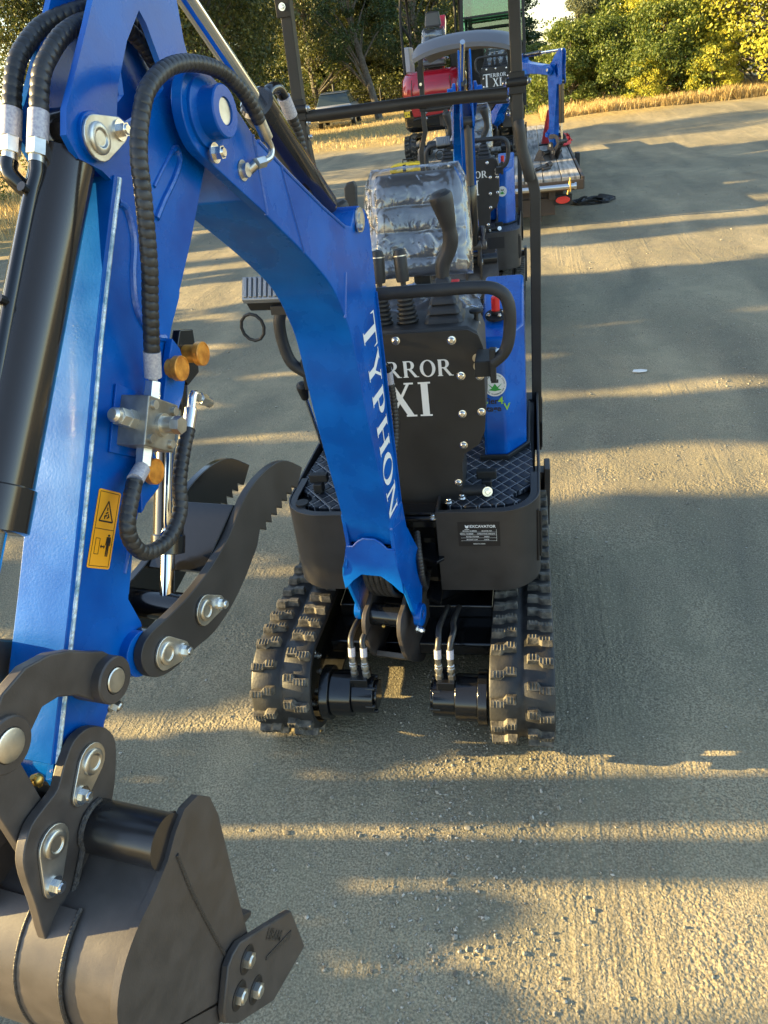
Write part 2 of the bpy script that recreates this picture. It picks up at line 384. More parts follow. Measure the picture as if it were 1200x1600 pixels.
# serif capitals: unit height, list of polygons
def serif(ch):
    t, h = .19, .085      # stem and hairline
    R = lambda x0, y0, x1, y1: [(x0, y0), (x1, y0), (x1, y1), (x0, y1)]
    def stem(x, y0=0, y1=1, w_=t): return [R(x-w_/2, y0, x+w_/2, y1)]
    def sf(x, y, w_=.30): return [R(x-w_/2, y-(0 if y < .5 else .05), x+w_/2, y+(.05 if y < .5 else 0))]
    def ring(cx, cy, rx, ry, tx, ty, a0=0, a1=360, n=24):
        q = []
        for i in range(n):
            a, b = radians(a0+(a1-a0)*i/n), radians(a0+(a1-a0)*(i+1)/n)
            q.append([(cx+rx*cos(a), cy+ry*sin(a)), (cx+rx*cos(b), cy+ry*sin(b)), (cx+(rx-tx)*cos(b), cy+(ry-ty)*sin(b)), (cx+(rx-tx)*cos(a), cy+(ry-ty)*sin(a))])
        return q
    def diag(x0, y0, x1, y1, w_): return [[(x0-w_/2, y0), (x0+w_/2, y0), (x1+w_/2, y1), (x1-w_/2, y1)]]
    if ch == 'T': return stem(.42)+sf(.42, 0)+[R(0, .93, .84, 1), [(0, .93), (.05, .93), (.02, .72), (0, .72)], [(.84, .93), (.79, .93), (.82, .72), (.84, .72)]], .84
    if ch == 'Y': return stem(.42, 0, .48)+sf(.42, 0)+diag(.42, .46, .13, .96, t)+diag(.44, .46, .70, .96, h)+sf(.13, 1)+sf(.70, 1, .26), .84
    if ch == 'P': return stem(.16)+sf(.16, 0)+sf(.14, 1, .2)+[R(.16, .93, .42, 1), R(.16, .44, .42, .51)]+ring(.42, .72, .28, .28, t, .07, -90, 90, 14), .74
    if ch == 'R': return stem(.16)+sf(.16, 0)+sf(.14, 1, .2)+[R(.16, .93, .40, 1), R(.16, .46, .40, .53)]+ring(.40, .73, .28, .27, t, .07, -90, 90, 14)+diag(.76, 0, .42, .48, t)+[R(.66, 0, .92, .05)], .90
    if ch == 'H': return stem(.16)+stem(.72)+sf(.16, 0)+sf(.16, 1)+sf(.72, 0)+sf(.72, 1)+[R(.2, .47, .7, .54)], .88
    if ch == 'O': return ring(.45, .5, .45, .52, t, .06), .90
    if ch == 'N': return stem(.13, 0, 1, h)+stem(.75, 0, 1, h)+sf(.13, 0, .26)+sf(.10, 1, .2)+sf(.75, 1, .26)+diag(.72, 0, .15, 1, t), .88
    if ch == 'E': return stem(.16)+[R(.02, 0, .66, .065), R(.02, .935, .64, 1), R(.2, .47, .5, .53), [(.66, 0), (.60, 0), (.63, .24), (.66, .24)], [(.64, 1), (.59, 1), (.62, .78), (.64, .78)], R(.47, .38, .50, .62)], .70
    if ch == 'X': return diag(.70, 0, .16, 1, .19)+diag(.14, 0, .68, 1, h)+sf(.14, 0, .28)+sf(.70, 0, .30)+sf(.16, 1, .30)+sf(.68, 1, .26), .84
    if ch == 'I': return stem(.17)+sf(.17, 0, .34)+sf(.17, 1, .34), .34
def serif_word(s, word, fn, gap=.10):
    """fn(x,y,h); unit cap height; returns width"""
    x = 0; k = 0
    for ch in word:
        P, w_ = serif(ch)
        for q in P:
            k += 1; hh = .0004+.00002*(k % 9)
            s.add([fn(x+a, b, hh) for a, b in q], [list(range(len(q)))])
        x += w_+gap
    return x-gap
def word_w(word, gap=.10): return sum(serif(c)[1]+gap for c in word)-gap

# ================================================================== EXCAVATOR
BOSS = (.60, 1.835); TIP = (1.206, 1.136)
def rot2(p, c, a): x, y = p[0]-c[0], p[1]-c[1]; return (c[0]+x*cos(a)-y*sin(a), c[1]+x*sin(a)+y*cos(a))

def arm(root, az, foot, dd=0., db=0., full=True, cyl_flip=False, bb=0.):
    """boom, dipper, bucket, thumb, hoses. (u,w,z): u out along the arm, w sideways, z up. dd/db swing dipper and bucket"""
    a = radians(az)
    def A0(p): return V((foot[0]-sin(a)*p.x+cos(a)*p.y, foot[1]-cos(a)*p.x-sin(a)*p.y, p.z))
    def A(p):
        if bb: q = rot2((p.x, p.z), (0, .40), bb); return A0(V((q[0], p.y, q[1])))
        return A0(p)
    def Dp(p): q = rot2((p.x, p.z), BOSS, dd); return A(V((q[0], p.y, q[1])))
    def Bk(p): q = rot2((p.x, p.z), TIP, db); return Dp(V((q[0], p.y, q[1])))
    pm = lambda u, z, w_: (u, w_, z)
    hb = .0715
    # ---------------- boom
    rear = [(-.058, .70), (-.050, .912), (-.040, 1.051), (-.038, 1.155), (-.044, 1.262), (-.054, 1.359), (-.062, 1.426), (-.064, 1.50), (-.066, 1.562)]
    ear = [(-.045, 1.592), (-.01, 1.606), (.03, 1.598), (.06, 1.575)]
    top = [(.12, 1.592), (.217, 1.646), (.343, 1.722), (.43, 1.777), (.50, 1.822)]
    fr = [(.50, 1.700), (.457, 1.666), (.36, 1.598), (.28, 1.537), (.215, 1.478), (.172, 1.41), (.142, 1.332), (.121, 1.171), (.100, 1.042), (.060, .84), (.036, .70)]
    side = [(.036, .70), (.060, .84)]+smooth2(fr[::-1][1:])+top[::-1]+ear[::-1]+rear[::-1]
    b = MB(A)
    b.prism(side, -hb, hb, pm)
    boom = b.build('boom', 'blue', root, .0035, 28)
    # end clevis plates
    s = MB(A)
    R_ = .062; C_ = BOSS
    cl = [(.50, 1.70), (.50, 1.822)]+[(C_[0]+R_*cos(radians(t)), C_[1]+R_*sin(radians(t))) for t in range(115, -66, -12)]
    cl = [(.46, 1.669), (.46, 1.796), (.53, 1.865)]+[(C_[0]+R_*cos(radians(t)), C_[1]+R_*sin(radians(t))) for t in range(110, -56, -11)]
    for sg in (-1, 1): s.cut(); s.prism(cl, sg*.056, sg*.0735, pm)
    s.build('end_plate', 'blue', boom, .002)
    s = MB(A)
    for sg in (-1, 1): s.cut(); s.lathe((C_[0], sg*.072, C_[1]), (0, sg, 0), [(0, .048), (.006, .048), (.010, .036), (.034, .036), (.036, .034), (.036, .019), (.030, .019)], 32)
    s.build('pivot_boss', 'blue', boom, 0)
    s = MB(A)
    for sg in (-1, 1): s.cut(); s.cyl((C_[0], sg*.10, C_[1]), (C_[0], sg*.1055, C_[1]), .0185, seg=24)
    s.build('pin', 'zinc', boom, .001)
    if full:
        s = MB(A); s.bolt((C_[0]+.012, .082, C_[1]-.052), (0, 1, 0), .010, .012); s.build('bolt', 'chrome', boom)
        s = MB(A)    # weld beads and flange strip on the visible side
        s.tube([(u, hb-.001, z-.002) for u, z in [(.44, 1.785), (.34, 1.721), (.21, 1.643), (.10, 1.583)]], .004, 8)
        s.tube([(.17, hb, 1.40), (.13, hb, 1.49), (.05, hb, 1.56)][:2], .003, 8)
        s.cut(); s.tube([(.46, hb, 1.795), (.46, hb, 1.67)], .0045, 8); s.cut()
        s.tube([(.37, hb, 1.738), (.33, hb, 1.577)], .003, 8)
        s.tube([(-.055, hb, .775), (-.02, hb, .745), (.05, hb, .765)], .0045, 8); s.cut(); s.tube([(.050, -hb, .694), (.052, -.052, .696), (.052, -.036, .714), (.052, -.018, .726), (.052, .018, .726), (.052, .036, .714), (.052, .052, .696), (.050, hb, .694)], .0035, 8)
        s.build('weld_bead', 'bluew', boom)
        s = MB(A); s.box(-.049, -.046, -hb-.006, hb+.006, .80, 1.40)
        s.build('rear_flange', 'blue', boom, .001)
    FP = (-.035, .395)
    # foot: flared plates with rounded eyes, arched front plate
    s = MB(A)
    for sg in (-1, 1):
        out = [(.050, .80), (.048, .70), (.070, .64), (.064, .59), (.030, .50), (FP[0]+.030, FP[1]+.015), (FP[0]+.018, FP[1]-.030), (FP[0]-.016, FP[1]-.032), (FP[0]-.036, FP[1]), (-.10, .47), (-.122, .53), (-.105, .60), (-.07, .70), (-.054, .80)]
        def fl(p, q, h, sg=sg):
            t = max(0, min(1, (.70-q)/.14)); w0 = .070+.020*t*t*(3-2*t)
            return (p, sg*(w0+h), q)
        n = len(out); s.cut(); s.prism(out, -.006, .006, fl)
    s.build('foot_plate', 'blue', boom, .002)
    s = MB(A)
    arch = [(-.0925, .55), (-.092, .60), (-.086, .635), (-.0765, .665), (-.0745, .692), (-.052, .694), (-.036, .712), (-.018, .724), (.018, .724), (.036, .712), (.052, .694), (.0745, .692), (.0765, .665), (.086, .635), (.092, .60), (.0925, .55), (.080, .56), (.060, .585), (.030, .612), (-.030, .612), (-.060, .585), (-.080, .56)]
    def am(p, q, h): return ((.047 if q > .68 else .047+.022*(.68-q)/.04 if q > .64 else .069-.10*(.64-q))+h, p, q)
    s.prism(arch, 0, .007, am)
    s.build('front_plate', 'blue', boom, .002)
    s = MB(A)
    for sg in (-1, 1): s.cut(); s.lathe((FP[0], sg*.088, FP[1]), (0, sg, 0), [(0, .036), (.020, .036), (.022, .034), (.022, .016), (.016, .016)], 28)
    s.build('foot_boss', 'blue', boom)
    s = MB(A)
    for sg in (-1, 1): s.cut(); s.cyl((FP[0], sg*.104, FP[1]), (FP[0], sg*.107, FP[1]), .016)
    s.cut(); s.bolt((FP[0]+.035, .098, FP[1]-.028), (.3, 1, 0), .009, .02); s.build('foot_pin', 'chrome', boom)
    # ---------------- lettering on the boom side
    if True:
        s = MB(A); W = word_w('TYPHON'); p0, p1 = V((.076, 1.36)), V((.052, .792))
        L_ = (p1-p0).length; dx = (p1-p0)/L_; nx = V((-dx.y, dx.x))*-1   # cap direction
        if nx.x > 0: nx = -nx
        k = L_/W
        hh = lambda x: .094 - .020*x/W
        serif_word(s, 'TYPHON', lambda x, y, h: (p0.x+dx.x*x*k+nx.x*y*hh(x), hb+.0007+h, p0.y+dx.y*x*k+nx.y*y*hh(x)))
        s.build('lettering', 'white', boom, merge=False)
    # arm cylinder on top of the boom
    s = MB(A)
    e0 = V((.01, 0, 1.578)); e1 = V((.228, 0, 1.836)); dv = V((.484-.0, 0, 1.975))-e0
    base = V((-.0, 0, 1.585)); tp = V((.60, 0, 2.10)); ax = (tp-base).normalized()
    base = V((.0, 0, 1.60))
    s.cyl(base, base+ax*.03, .02); s.lathe(base+ax*.02, ax, [(0, .024), (.01, .030), (.31, .030), (.315, .034), (.345, .034), (.35, .028)], 32)
    ac = s.build('arm_cylinder', 'barrel', root, 0)
    s = MB(A); s.cyl(base+ax*.36, base+ax*.78, .0155, seg=24); s.build('rod', 'rod', ac)
    s = MB(A); s.cyl((.005, -.074, 1.578), (.005, .080, 1.578), .016); s.cyl((.005, .0725, 1.578), (.005, .0765, 1.578), .027); s.bolt((.028, .0765, 1.566), (0, 1, 0), .008, .008)
    s.build('pin', 'zinc', ac)
    if full:
        q = base+ax*.30
        s = MB(A); s.tube([q+V((0, 0, .02)), q+V((-.005, 0, .055)), q+V((-.05, 0, .062)), q+V((-.075, 0, .045))], .011, 12, .006); s.build('port_elbow', 'black', ac)
        e = q+V((-.075, 0, .045))
        s = MB(A); s.cyl(e, e+V((-.022, 0, -.034)), .0135, seg=16); s.build('ferrule', 'label', ac)
        s = MB(A); e = e+V((-.022, 0, -.034)); s.spiral([e, e+V((-.02, .0, -.035)), e+V((-.028, .0, -.09)), e+V((-.02, 0, -.16))], .0115); s.build('hose', 'hose', ac)
    # boom cylinder behind the boom
    s = MB(A); s.lathe((-.175, 0, .52), (.13, 0, .62), [(0, .02), (.01, .030), (.36, .030), (.37, .033), (.385, .033), (.39, .014), (.66, .014)], 24)
    s.cyl((-.185, -.03, .50), (-.185, .03, .50), .032, seg=24)
    bc = s.build('boom_cylinder', 'black', root)
    s = MB(A); s.cyl((-.20, .03, .512), (-.20, .038, .512), .026, seg=28); s.bolt((-.19, .038, .475), (0, 1, 0), .008, .008); s.build('pin_plate', 'chrome', bc)
    if full:
        s = MB(A); s.tube([(-.085, .03, 1.186), (-.125, .045, 1.18), (-.14, .05, 1.16)], .011, 12, .005); s.build('port_elbow', 'black', bc)
        s = MB(A); s.cyl((-.14, .05, 1.165), (-.145, .05, 1.12), .0105); s.build('ferrule', 'label', bc)
        s = MB(A); s.spiral([(-.145, .05, 1.12), (-.15, .05, 1.06), (-.14, .05, .98), (-.11, .04, .88)], .0115); s.build('hose', 'hose', bc)
    # ---------------- dipper
    hd = .038; th = .009
    outl = [(.807, 1.773), (.825, 1.79), (.862, 1.808), (.872, 1.835), (.858, 1.862), (.836, 1.884), (.806, 1.915), (.774, 1.948), (.740, 1.985), (.690, 2.06), (.64, 2.115), (.60, 2.13), (.57, 2.11),
            (.560, 2.04), (.552, 1.98), (.556, 1.93), (.548, 1.88), (.538, 1.84), (.545, 1.79), (.579, 1.757), (.663, 1.668), (.722, 1.612), (.728, 1.602), (.765, 1.570), (.80, 1.530), (.867, 1.455), (.967, 1.350), (1.006, 1.305), (1.030, 1.262),
            (1.022, 1.215), (1.026, 1.170), (1.050, 1.150), (1.085, 1.160), (1.115, 1.165), (1.148, 1.140), (1.168, 1.106), (1.20, 1.092), (1.232, 1.100), (1.250, 1.125), (1.252, 1.148), (1.239, 1.165), (1.12, 1.328), (1.0, 1.498), (.937, 1.591), (.868, 1.687)]
    win = [(.655, 1.965), (.700, 1.930), (.745, 1.880), (.764, 1.848), (.745, 1.838), (.69, 1.850), (.640, 1.872), (.632, 1.905), (.645, 1.950)]
    k0 = 6
    keyed = outl[:k0+1]+win[2:]+win[:3]+[outl[k0]]+outl[k0+1:]
    # keyhole: bridge outl[6] -> win[2]
    wrev = win[2:]+win[:2]
    keyed = outl[:k0+1]+wrev+[wrev[0]]+outl[k0:]
    s = MB(Dp)
    for sg in (-1, 1): s.prism(keyed, sg*(hd-th), sg*hd, pm)
    dip = s.build('dipper', 'blue', root, 0, 28, merge=False)
    s = MB(Dp)   # box webs
    fl = [(.800, 1.778), (.868, 1.687), (.937, 1.591), (1.0, 1.498), (1.12, 1.328), (1.239, 1.165)]
    def strip(pts, off, wd):
        n = []
        for i, p in enumerate(pts):
            q0 = V(pts[max(0, i-1)]); q1 = V(pts[min(len(pts)-1, i+1)]); t = (q1-q0).normalized(); n.append((p[0]-t.y*off, p[1]+t.x*off))
        s.prism(list(pts)+n[::-1], -wd, wd, pm)
    strip(fl, .008, hd+.0035)
    rl = [(.585, 1.757), (.663, 1.674), (.765, 1.577), (.867, 1.462), (.967, 1.357), (1.028, 1.268)]
    strip(rl, -.006, hd-.002)
    strip([(1.022, 1.215), (1.085, 1.168), (1.148, 1.146)], -.006, hd-.002)
    s.build('box_web', 'blue', dip, .0015)
    s = MB(Dp)
    s.cyl((.824, -hd-.004, 1.829), (.824, hd+.006, 1.829), .028, seg=28); s.cut()
    s.cyl((1.055, -.052, 1.185), (1.055, .052, 1.185), .033, seg=28); s.cut()
    s.cyl((1.206, -.040, 1.136), (1.206, .040, 1.136), .035, seg=28)
    s.build('boss', 'blue', dip, .001)
    if full:
        s = MB(Dp)   # weld seams and slots
        for y in (-hd-.0035,):
            s.tube([(u-.004, y, z-.004) for u, z in fl], .003, 8)
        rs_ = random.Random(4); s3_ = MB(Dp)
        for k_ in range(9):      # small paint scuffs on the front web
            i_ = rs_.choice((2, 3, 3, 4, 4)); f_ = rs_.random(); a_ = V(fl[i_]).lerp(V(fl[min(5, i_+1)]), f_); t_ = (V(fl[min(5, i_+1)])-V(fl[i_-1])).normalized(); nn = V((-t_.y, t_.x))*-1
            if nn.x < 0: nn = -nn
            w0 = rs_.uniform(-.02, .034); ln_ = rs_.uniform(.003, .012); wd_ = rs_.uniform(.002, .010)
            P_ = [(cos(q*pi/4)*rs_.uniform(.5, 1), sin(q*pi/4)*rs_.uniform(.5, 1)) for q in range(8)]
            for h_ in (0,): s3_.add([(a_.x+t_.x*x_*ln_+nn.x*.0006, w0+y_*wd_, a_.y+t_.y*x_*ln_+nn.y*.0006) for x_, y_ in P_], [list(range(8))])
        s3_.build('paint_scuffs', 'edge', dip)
        s2_ = MB(Dp); s2_.tube([(u-.002, hd+.003, z-.001) for u, z in fl], .0036, 8, .004); s2_.build('glint_edge', 'edge', dip)  # sun glint along the front edge, painted as a pale bead
        def loop(P, r=.0042): s.tube([(p[0], hd+.0005, p[1]) for p in P], r, 8, .006)
        loop([(.735, 1.716), (.710, 1.733), (.665, 1.760), (.640, 1.782), (.642, 1.797), (.655, 1.793)], .005)
        loop([(.722, 1.756), (.69, 1.775), (.655, 1.794)], .003)
        loop([(.811, 1.750), (.797, 1.738), (.800, 1.700), (.822, 1.66), (.834, 1.624), (.831, 1.596), (.812, 1.570), (.790, 1.560)], .0055)
        s.tube([(1.02, hd, 1.30), (.96, hd, 1.368)], .003, 8)
        s.build('weld_bead', 'bluew', dip)
        # pin keeper plates
        def keeper(fn, c0, c1, w0, r0_, r1_, par, mt='zinc', nm='pin_plate'):
            s = MB(fn); c0 = V(c0); c1 = V(c1); d = c1-c0; an = atan2(d.y, d.x)
            P = [(c0.x+r0_*cos(an+radians(t)), c0.y+r0_*sin(an+radians(t))) for t in range(80, 281, 20)]+[(c1.x+r1_*cos(an+radians(t)), c1.y+r1_*sin(an+radians(t))) for t in range(-80, 81, 20)]
            s.prism(P, w0, w0+.0045, pm)
            s.lathe((c0.x, w0+.004, c0.y), (0, 1, 0), [(0, r0_*.72), (.003, r0_*.70), (.0045, r0_*.6), (.0045, r0_*.42), (.0025, r0_*.36), (.0025, .001)], 28)
            o = s.build(nm, mt, par, .0012)
            s = MB(fn); s.bolt((c1.x, w0+.0045, c1.y), (0, 1, 0), r1_*.55, .009); s.build('bolt', 'chrome', o)
            return o
        keeper(Dp, (.826, 1.826), (.781, 1.831), hd+.006, .027, .016, dip)
        # warning sticker
        st = [(1.012, 1.432), (.977, 1.405), (1.045, 1.324), (1.080, 1.352)]
        o0 = V(st[3]); ex = V(st[2])-o0; ey = V(st[0])-o0
        def S(x, y, h): q = o0+ex*x+ey*y; return (q.x, hd+.0006+h, q.y)
        s = MB(Dp); rr = .05; P = []
        for cx_, cy_, t0 in ((1-rr*1.6, 1-rr*.6, 0), (rr*1.6, 1-rr*.6, 90), (rr*1.6, rr*.6, 180), (1-rr*1.6, rr*.6, 270)):
            for t in range(t0, t0+91, 30): P.append((cx_+rr*1.6*cos(radians(t)), cy_+rr*.6*sin(radians(t))))
        s.prism(P, 0, .0004, S); stk = s.build('warning_sticker', 'yellow', dip)
        s = MB(Dp)
        def ln(x0, y0, x1, y1, wd=.012):
            asp = ey.length/ex.length; dx, dy = x1-x0, (y1-y0)*asp; l = sqrt(dx*dx+dy*dy); nx, ny = -dy/l*wd, dx/l*wd/asp
            s.prism([(x0-nx, y0-ny), (x1-nx, y1-ny), (x1+nx, y1+ny), (x0+nx, y0+ny)], .0006, .0008, S)
        for a_, b_, c_, d_ in ((.08, .03, .92, .03), (.08, .97, .92, .97), (.08, .03, .08, .97), (.92, .03, .92, .97), (.08, .50, .92, .50)): ln(a_, b_, c_, d_, .008)
        ln(.20, .60, .80, .60, .022); ln(.20, .60, .5, .86, .022); ln(.80, .60, .5, .86, .022)
        for x, y, x2, y2 in ((.40, .66, .52, .68), (.52, .64, .62, .67), (.45, .70, .55, .72), (.5, .74, .5, .78), (.42, .63, .44, .68), (.57, .70, .6, .65)): ln(x, y, x2, y2, .02)
        for a_, b_, c_, d_ in ((.2, .18, .2, .38), (.2, .38, .38, .38), (.38, .38, .38, .18), (.38, .18, .2, .18)): ln(a_, b_, c_, d_, .008)
        ln(.44, .28, .62, .28, .02)
        s.prism([(.42, .28), (.48, .305), (.48, .255)], .0006, .0009, S); s.prism([(.64, .28), (.58, .305), (.58, .255)], .0006, .0009, S)
        s.prism([(.75+.05*cos(t*pi/6), .43+.014*sin(t*pi/6)) for t in range(12)], .0006, .0009, S)
        s.prism([(.66, .41), (.84, .41), (.86, .30), (.83, .30), (.81, .37), (.80, .16), (.76, .16), (.75, .28), (.74, .28), (.73, .16), (.69, .16), (.69, .37), (.67, .30), (.64, .30)], .0006, .0009, S)
        s.build('print', 'ink', stk, merge=False)
        # valve block
        vc = V((.912, 1.478)); vx = V((-.82, -.57)).normalized(); vy = V((vx.y, -vx.x))
        if vy.y < 0: vy = -vy
        def VB(x, y, h): q = vc+vx*x+vy*y; return (q.x, hd+h, q.y)
        s = MB(Dp); s.prism([(-.034, -.034), (.034, -.034), (.034, .034), (-.034, .034)], .001, .048, VB); vb = s.build('valve_block', 'steel', dip, .002)
        s = MB(Dp); s.prism([(-.046, -.046), (.046, -.046), (.046, .046), (-.046, .046)], .0004, .004, VB); s.build('mount_plate', 'blue', vb, .001)
        s = MB(Dp)
        for x in (-.023, .023):
            for y in (-.023, .023): s.cyl(VB(x, y, .048), VB(x, y, .053), .0062, seg=12); s.cyl(VB(x, y, .053), VB(x, y, .0532), .003, seg=6)
        s.lathe(VB(0, 0, .048), V(VB(0, 0, 1))-V(VB(0, 0, 0)), [(0, .016), (.005, .016), (.005, .012), (.020, .012)], 20); s.cyl(VB(0, 0, .068), VB(0, 0, .080), .0125, seg=6)
        s.cyl(VB(-.034, 0, .024), VB(-.046, 0, .024), .014, seg=6); s.cyl(VB(-.046, 0, .024), VB(-.062, 0, .024), .0125, seg=6); s.lathe(VB(-.062, 0, .024), V(VB(-1, 0, 0))-V(VB(0, 0, 0)), [(0, .010), (.008, .010), (.012, .007)], 16)
        s.cyl(VB(.005, .034, .024), VB(.005, .044, .024), .012, seg=6); s.cyl(VB(.005, .044, .024), VB(.005, .060, .024), .0115, seg=6)
        s.cyl(VB(.0, -.034, .024), VB(.0, -.044, .024), .012, seg=6); s.cyl(VB(.0, -.044, .024), VB(0, -.058, .024), .0115, seg=6)
        s.build('fitting', 'zinc', vb, .0006)
        hA = V(VB(.005, .060, .024)); hB = V(VB(0, -.058, .024))
    # hoses from the valve
    if full:
        f0 = hA; f1 = V((.868, .075, 1.588)); f1b = f0+(f1-f0).normalized()*.008
        s = MB(Dp); s.cyl(f0, f1b, .006); s.cyl(f1b, f1b+(f1-f0).normalized()*.036, .0118, seg=18); fr_ = s.build('ferrule', 'label', root); q = f1b+(f1-f0).normalized()*.036
        PC = [q, V((.858, .082, 1.635)), V((.855, .09, 1.667)), V((.849, .095, 1.705)), V((.839, .10, 1.763)), V((.827, .10, 1.805)), V((.802, .10, 1.845)), V((.772, .10, 1.873)), V((.718, .10, 1.893)), V((.653, .10, 1.897)), V((.577, .10, 1.885)), V((.519, .10, 1.855)), V((.482, .10, 1.815))]
        s = MB(Dp); s.spiral(PC, .0112); s.build('hose', 'hose', root)
        e = PC[-1]; d_ = V((-.02, 0, -.032)).normalized()
        s = MB(A); s.cyl(e, e+d_*.032, .0105, seg=18); s.cyl(e+d_*.032, e+d_*.040, .006); g = e+d_*.040
        s.tube([g, g+d_*.012, g+V((.004, 0, -.022)), g+V((.022, -.004, -.026))], .0055, 10, .004); g = g+V((.022, -.004, -.026))
        s.cyl(g, g+V((.018, -.006, -.001)), .0095, seg=6); s.cyl(g+V((.018, -.006, -.001)), V((.512, .072, 1.742)), .008, seg=16)
        s.lathe((.520, hb+.001, 1.748), (0, 1, 0), [(0, .016), (.003, .016), (.003, .011), (.012, .011)], 20)
        s.build('hose_fitting', 'zinc', root)
        f0 = hB; f1 = V((.998, .075, 1.425)); dr = (f1-f0).normalized()
        s = MB(Dp); s.cyl(f0, f0+dr*.006, .006); s.cyl(f0+dr*.006, f0+dr*.036, .0112, seg=18); s.build('ferrule', 'label', root)
        PD = [f0+dr*.036, V((1.020, .075, 1.392)), V((1.027, .075, 1.362)), V((1.008, .075, 1.330)), V((.958, .075, 1.318)), V((.915, .075, 1.338)), V((.888, .070, 1.378)), V((.852, .065, 1.411)), V((.825, .062, 1.430))]
        s = MB(Dp); s.spiral(PD, .0112); s.build('hose', 'hose', root)
        e = PD[-1]; d_ = V((-.024, 0, .028)).normalized()
        s = MB(Dp); s.cyl(e, e+d_*.032, .0100, seg=18); g = e+d_*.032; s.tube([g, g+d_*.010, g+V((-.016, 0, .018)), g+V((-.028, 0, .006))], .0065, 10, .004)
        g = g+V((-.028, 0, .006)); s.cyl(g, g+V((-.014, .0, -.010)), .0095, seg=6); s.cyl(g+V((-.014, 0, -.010)), g+V((-.024, 0, -.018)), .008, seg=12)
        s.build('hose_fitting', 'chrome', root)
        # two hoses over the top to the bucket cylinder
        for nm_w, wy, PH in ((0, .004, [(.866, 1.862), (.853, 1.884), (.840, 1.902), (.820, 1.918), (.782, 1.940), (.726, 1.955), (.66, 1.955), (.61, 1.930), (.575, 1.88), (.55, 1.80)]),
                             (1, -.034, [(.866, 1.868), (.853, 1.890), (.838, 1.910), (.817, 1.928), (.764, 1.955), (.709, 1.970), (.650, 1.975), (.59, 1.950), (.56, 1.90), (.54, 1.82)])):
            P = [V((u, wy*(1 if i < 5 else .4), z)) for i, (u, z) in enumerate(PH)]
            s = MB(Dp); s.spiral(P, .0112); s.build('hose', 'hose', root)
            d_ = (P[0]-P[1]).normalized()
            s = MB(Dp); s.cyl(P[0], P[0]+d_*.034, .0122, seg=18); s.build('ferrule', 'label', root)
            s = MB(Dp); g = P[0]+d_*.034; s.cyl(g, g+d_*.018, .0125, seg=6); s.cyl(g+d_*.018, g+d_*.026, .009, seg=14); s.build('hose_fitting', 'zinc', root)
            g = g+d_*.026
            s = MB(Dp)
            if nm_w == 0: s.tube([g, g+V((.006, 0, -.012)), V((.93, 0, 1.765)), V((1.02, 0, 1.66)), V((1.11, 0, 1.55)), V((1.15, 0, 1.50))], .0088, 12, .01)
            else: s.tube([g, g+d_*.015, g+V((.004, .015, -.035)), g+V((-.004, .04, -.05))], .0105, 12, .006)
            s.build('hard_line', 'black', root)
    # bucket cylinder
    p0 = V((.824, 0, 1.829)); p1 = V((1.305, 0, 1.280)); ax = (p1-p0).normalized()
    s = MB(Dp); off = V((.012, 0, .010)); L0, L1 = (.44, .60) if not cyl_flip else (.30, .62)
    if not cyl_flip:
        s.cyl((.824, -.027, 1.829), (.824, .027, 1.829), .036, seg=28)
        s.lathe(p0+ax*.012, ax, [(0, .026), (.018, .030), (.018, .0375), (.435, .0375), (.437, .0405), (.488, .0405), (.490, .036)], 40)
        bcy = s.build('bucket_cylinder', 'barrel', root)
        s = MB(Dp); s.cyl(p0+ax*.48, p1, .017, seg=28); s.build('rod', 'rod', bcy)
        s = MB(Dp)
        for t in (.10, .24, .38): s.cut(); s.tube([p0+ax*t+V((.02, 0, .02)), p0+ax*t+V((.040, 0, .036))], .006, 10)
        s.build('line_clip', 'black', bcy)
    else:
        s.cyl((.824, -.027, 1.829), (.824, .027, 1.829), .03, seg=24); s.cyl(p0, p0+ax*.40, .024, seg=24); bcy = s.build('bucket_cylinder', 'grey', root)
        s = MB(Dp); s.lathe(p0+ax*.36, ax, [(0, .034), (.01, .037), (.36, .037), (.37, .03)], 32); s.build('barrel', 'black', bcy)
    s = MB(Dp); s.cyl((1.305, -.05, 1.280), (1.305, .05, 1.280), .030, seg=28); s.build('rod_eye', 'grey', bcy)
    # idler links
    pl = [(1.305, 1.311), (1.282, 1.330), (1.243, 1.334), (1.207, 1.322), (1.179, 1.303), (1.155, 1.280), (1.134, 1.262), (1.122, 1.242), (1.118, 1.222), (1.128, 1.202), (1.148, 1.195), (1.166, 1.202), (1.180, 1.222), (1.198, 1.247), (1.221, 1.267), (1.245, 1.275), (1.280, 1.258), (1.305, 1.249), (1.330, 1.262), (1.336, 1.288)]
    for sg in (-1, 1):
        s = MB(Dp); s.prism(pl, sg*.058, sg*.074, pm); lk = s.build('idler_link', 'bgrey', root, .003)
        if sg > 0 or full:
            s = MB(Dp); s.lathe((1.147, sg*.040, 1.227), (0, sg, 0), [(0, .031), (.046, .031), (.048, .029), (.048, .018), (.045, .018)], 28); s.cut(); s.lathe((1.305, sg*.056, 1.280), (0, sg, 0), [(0, .032), (.024, .032), (.026, .030), (.026, .02), (.023, .02)], 28); s.build('boss', 'bgrey', lk)
            s = MB(Dp); s.lathe((1.147, sg*.083, 1.227), (0, sg, 0), [(0, .0165), (.0058, .0165), (.007, .015)], 24); s.cut(); s.lathe((1.305, sg*.078, 1.280), (0, sg, 0), [(0, .019), (.0058, .019), (.007, .017)], 24); s.cut()
            s.bolt((1.150, sg*.07, 1.185), (0, sg, -.4), .008, .008); s.build('pin', 'zinc', lk)
    # ---------------- bucket
    hk = .165
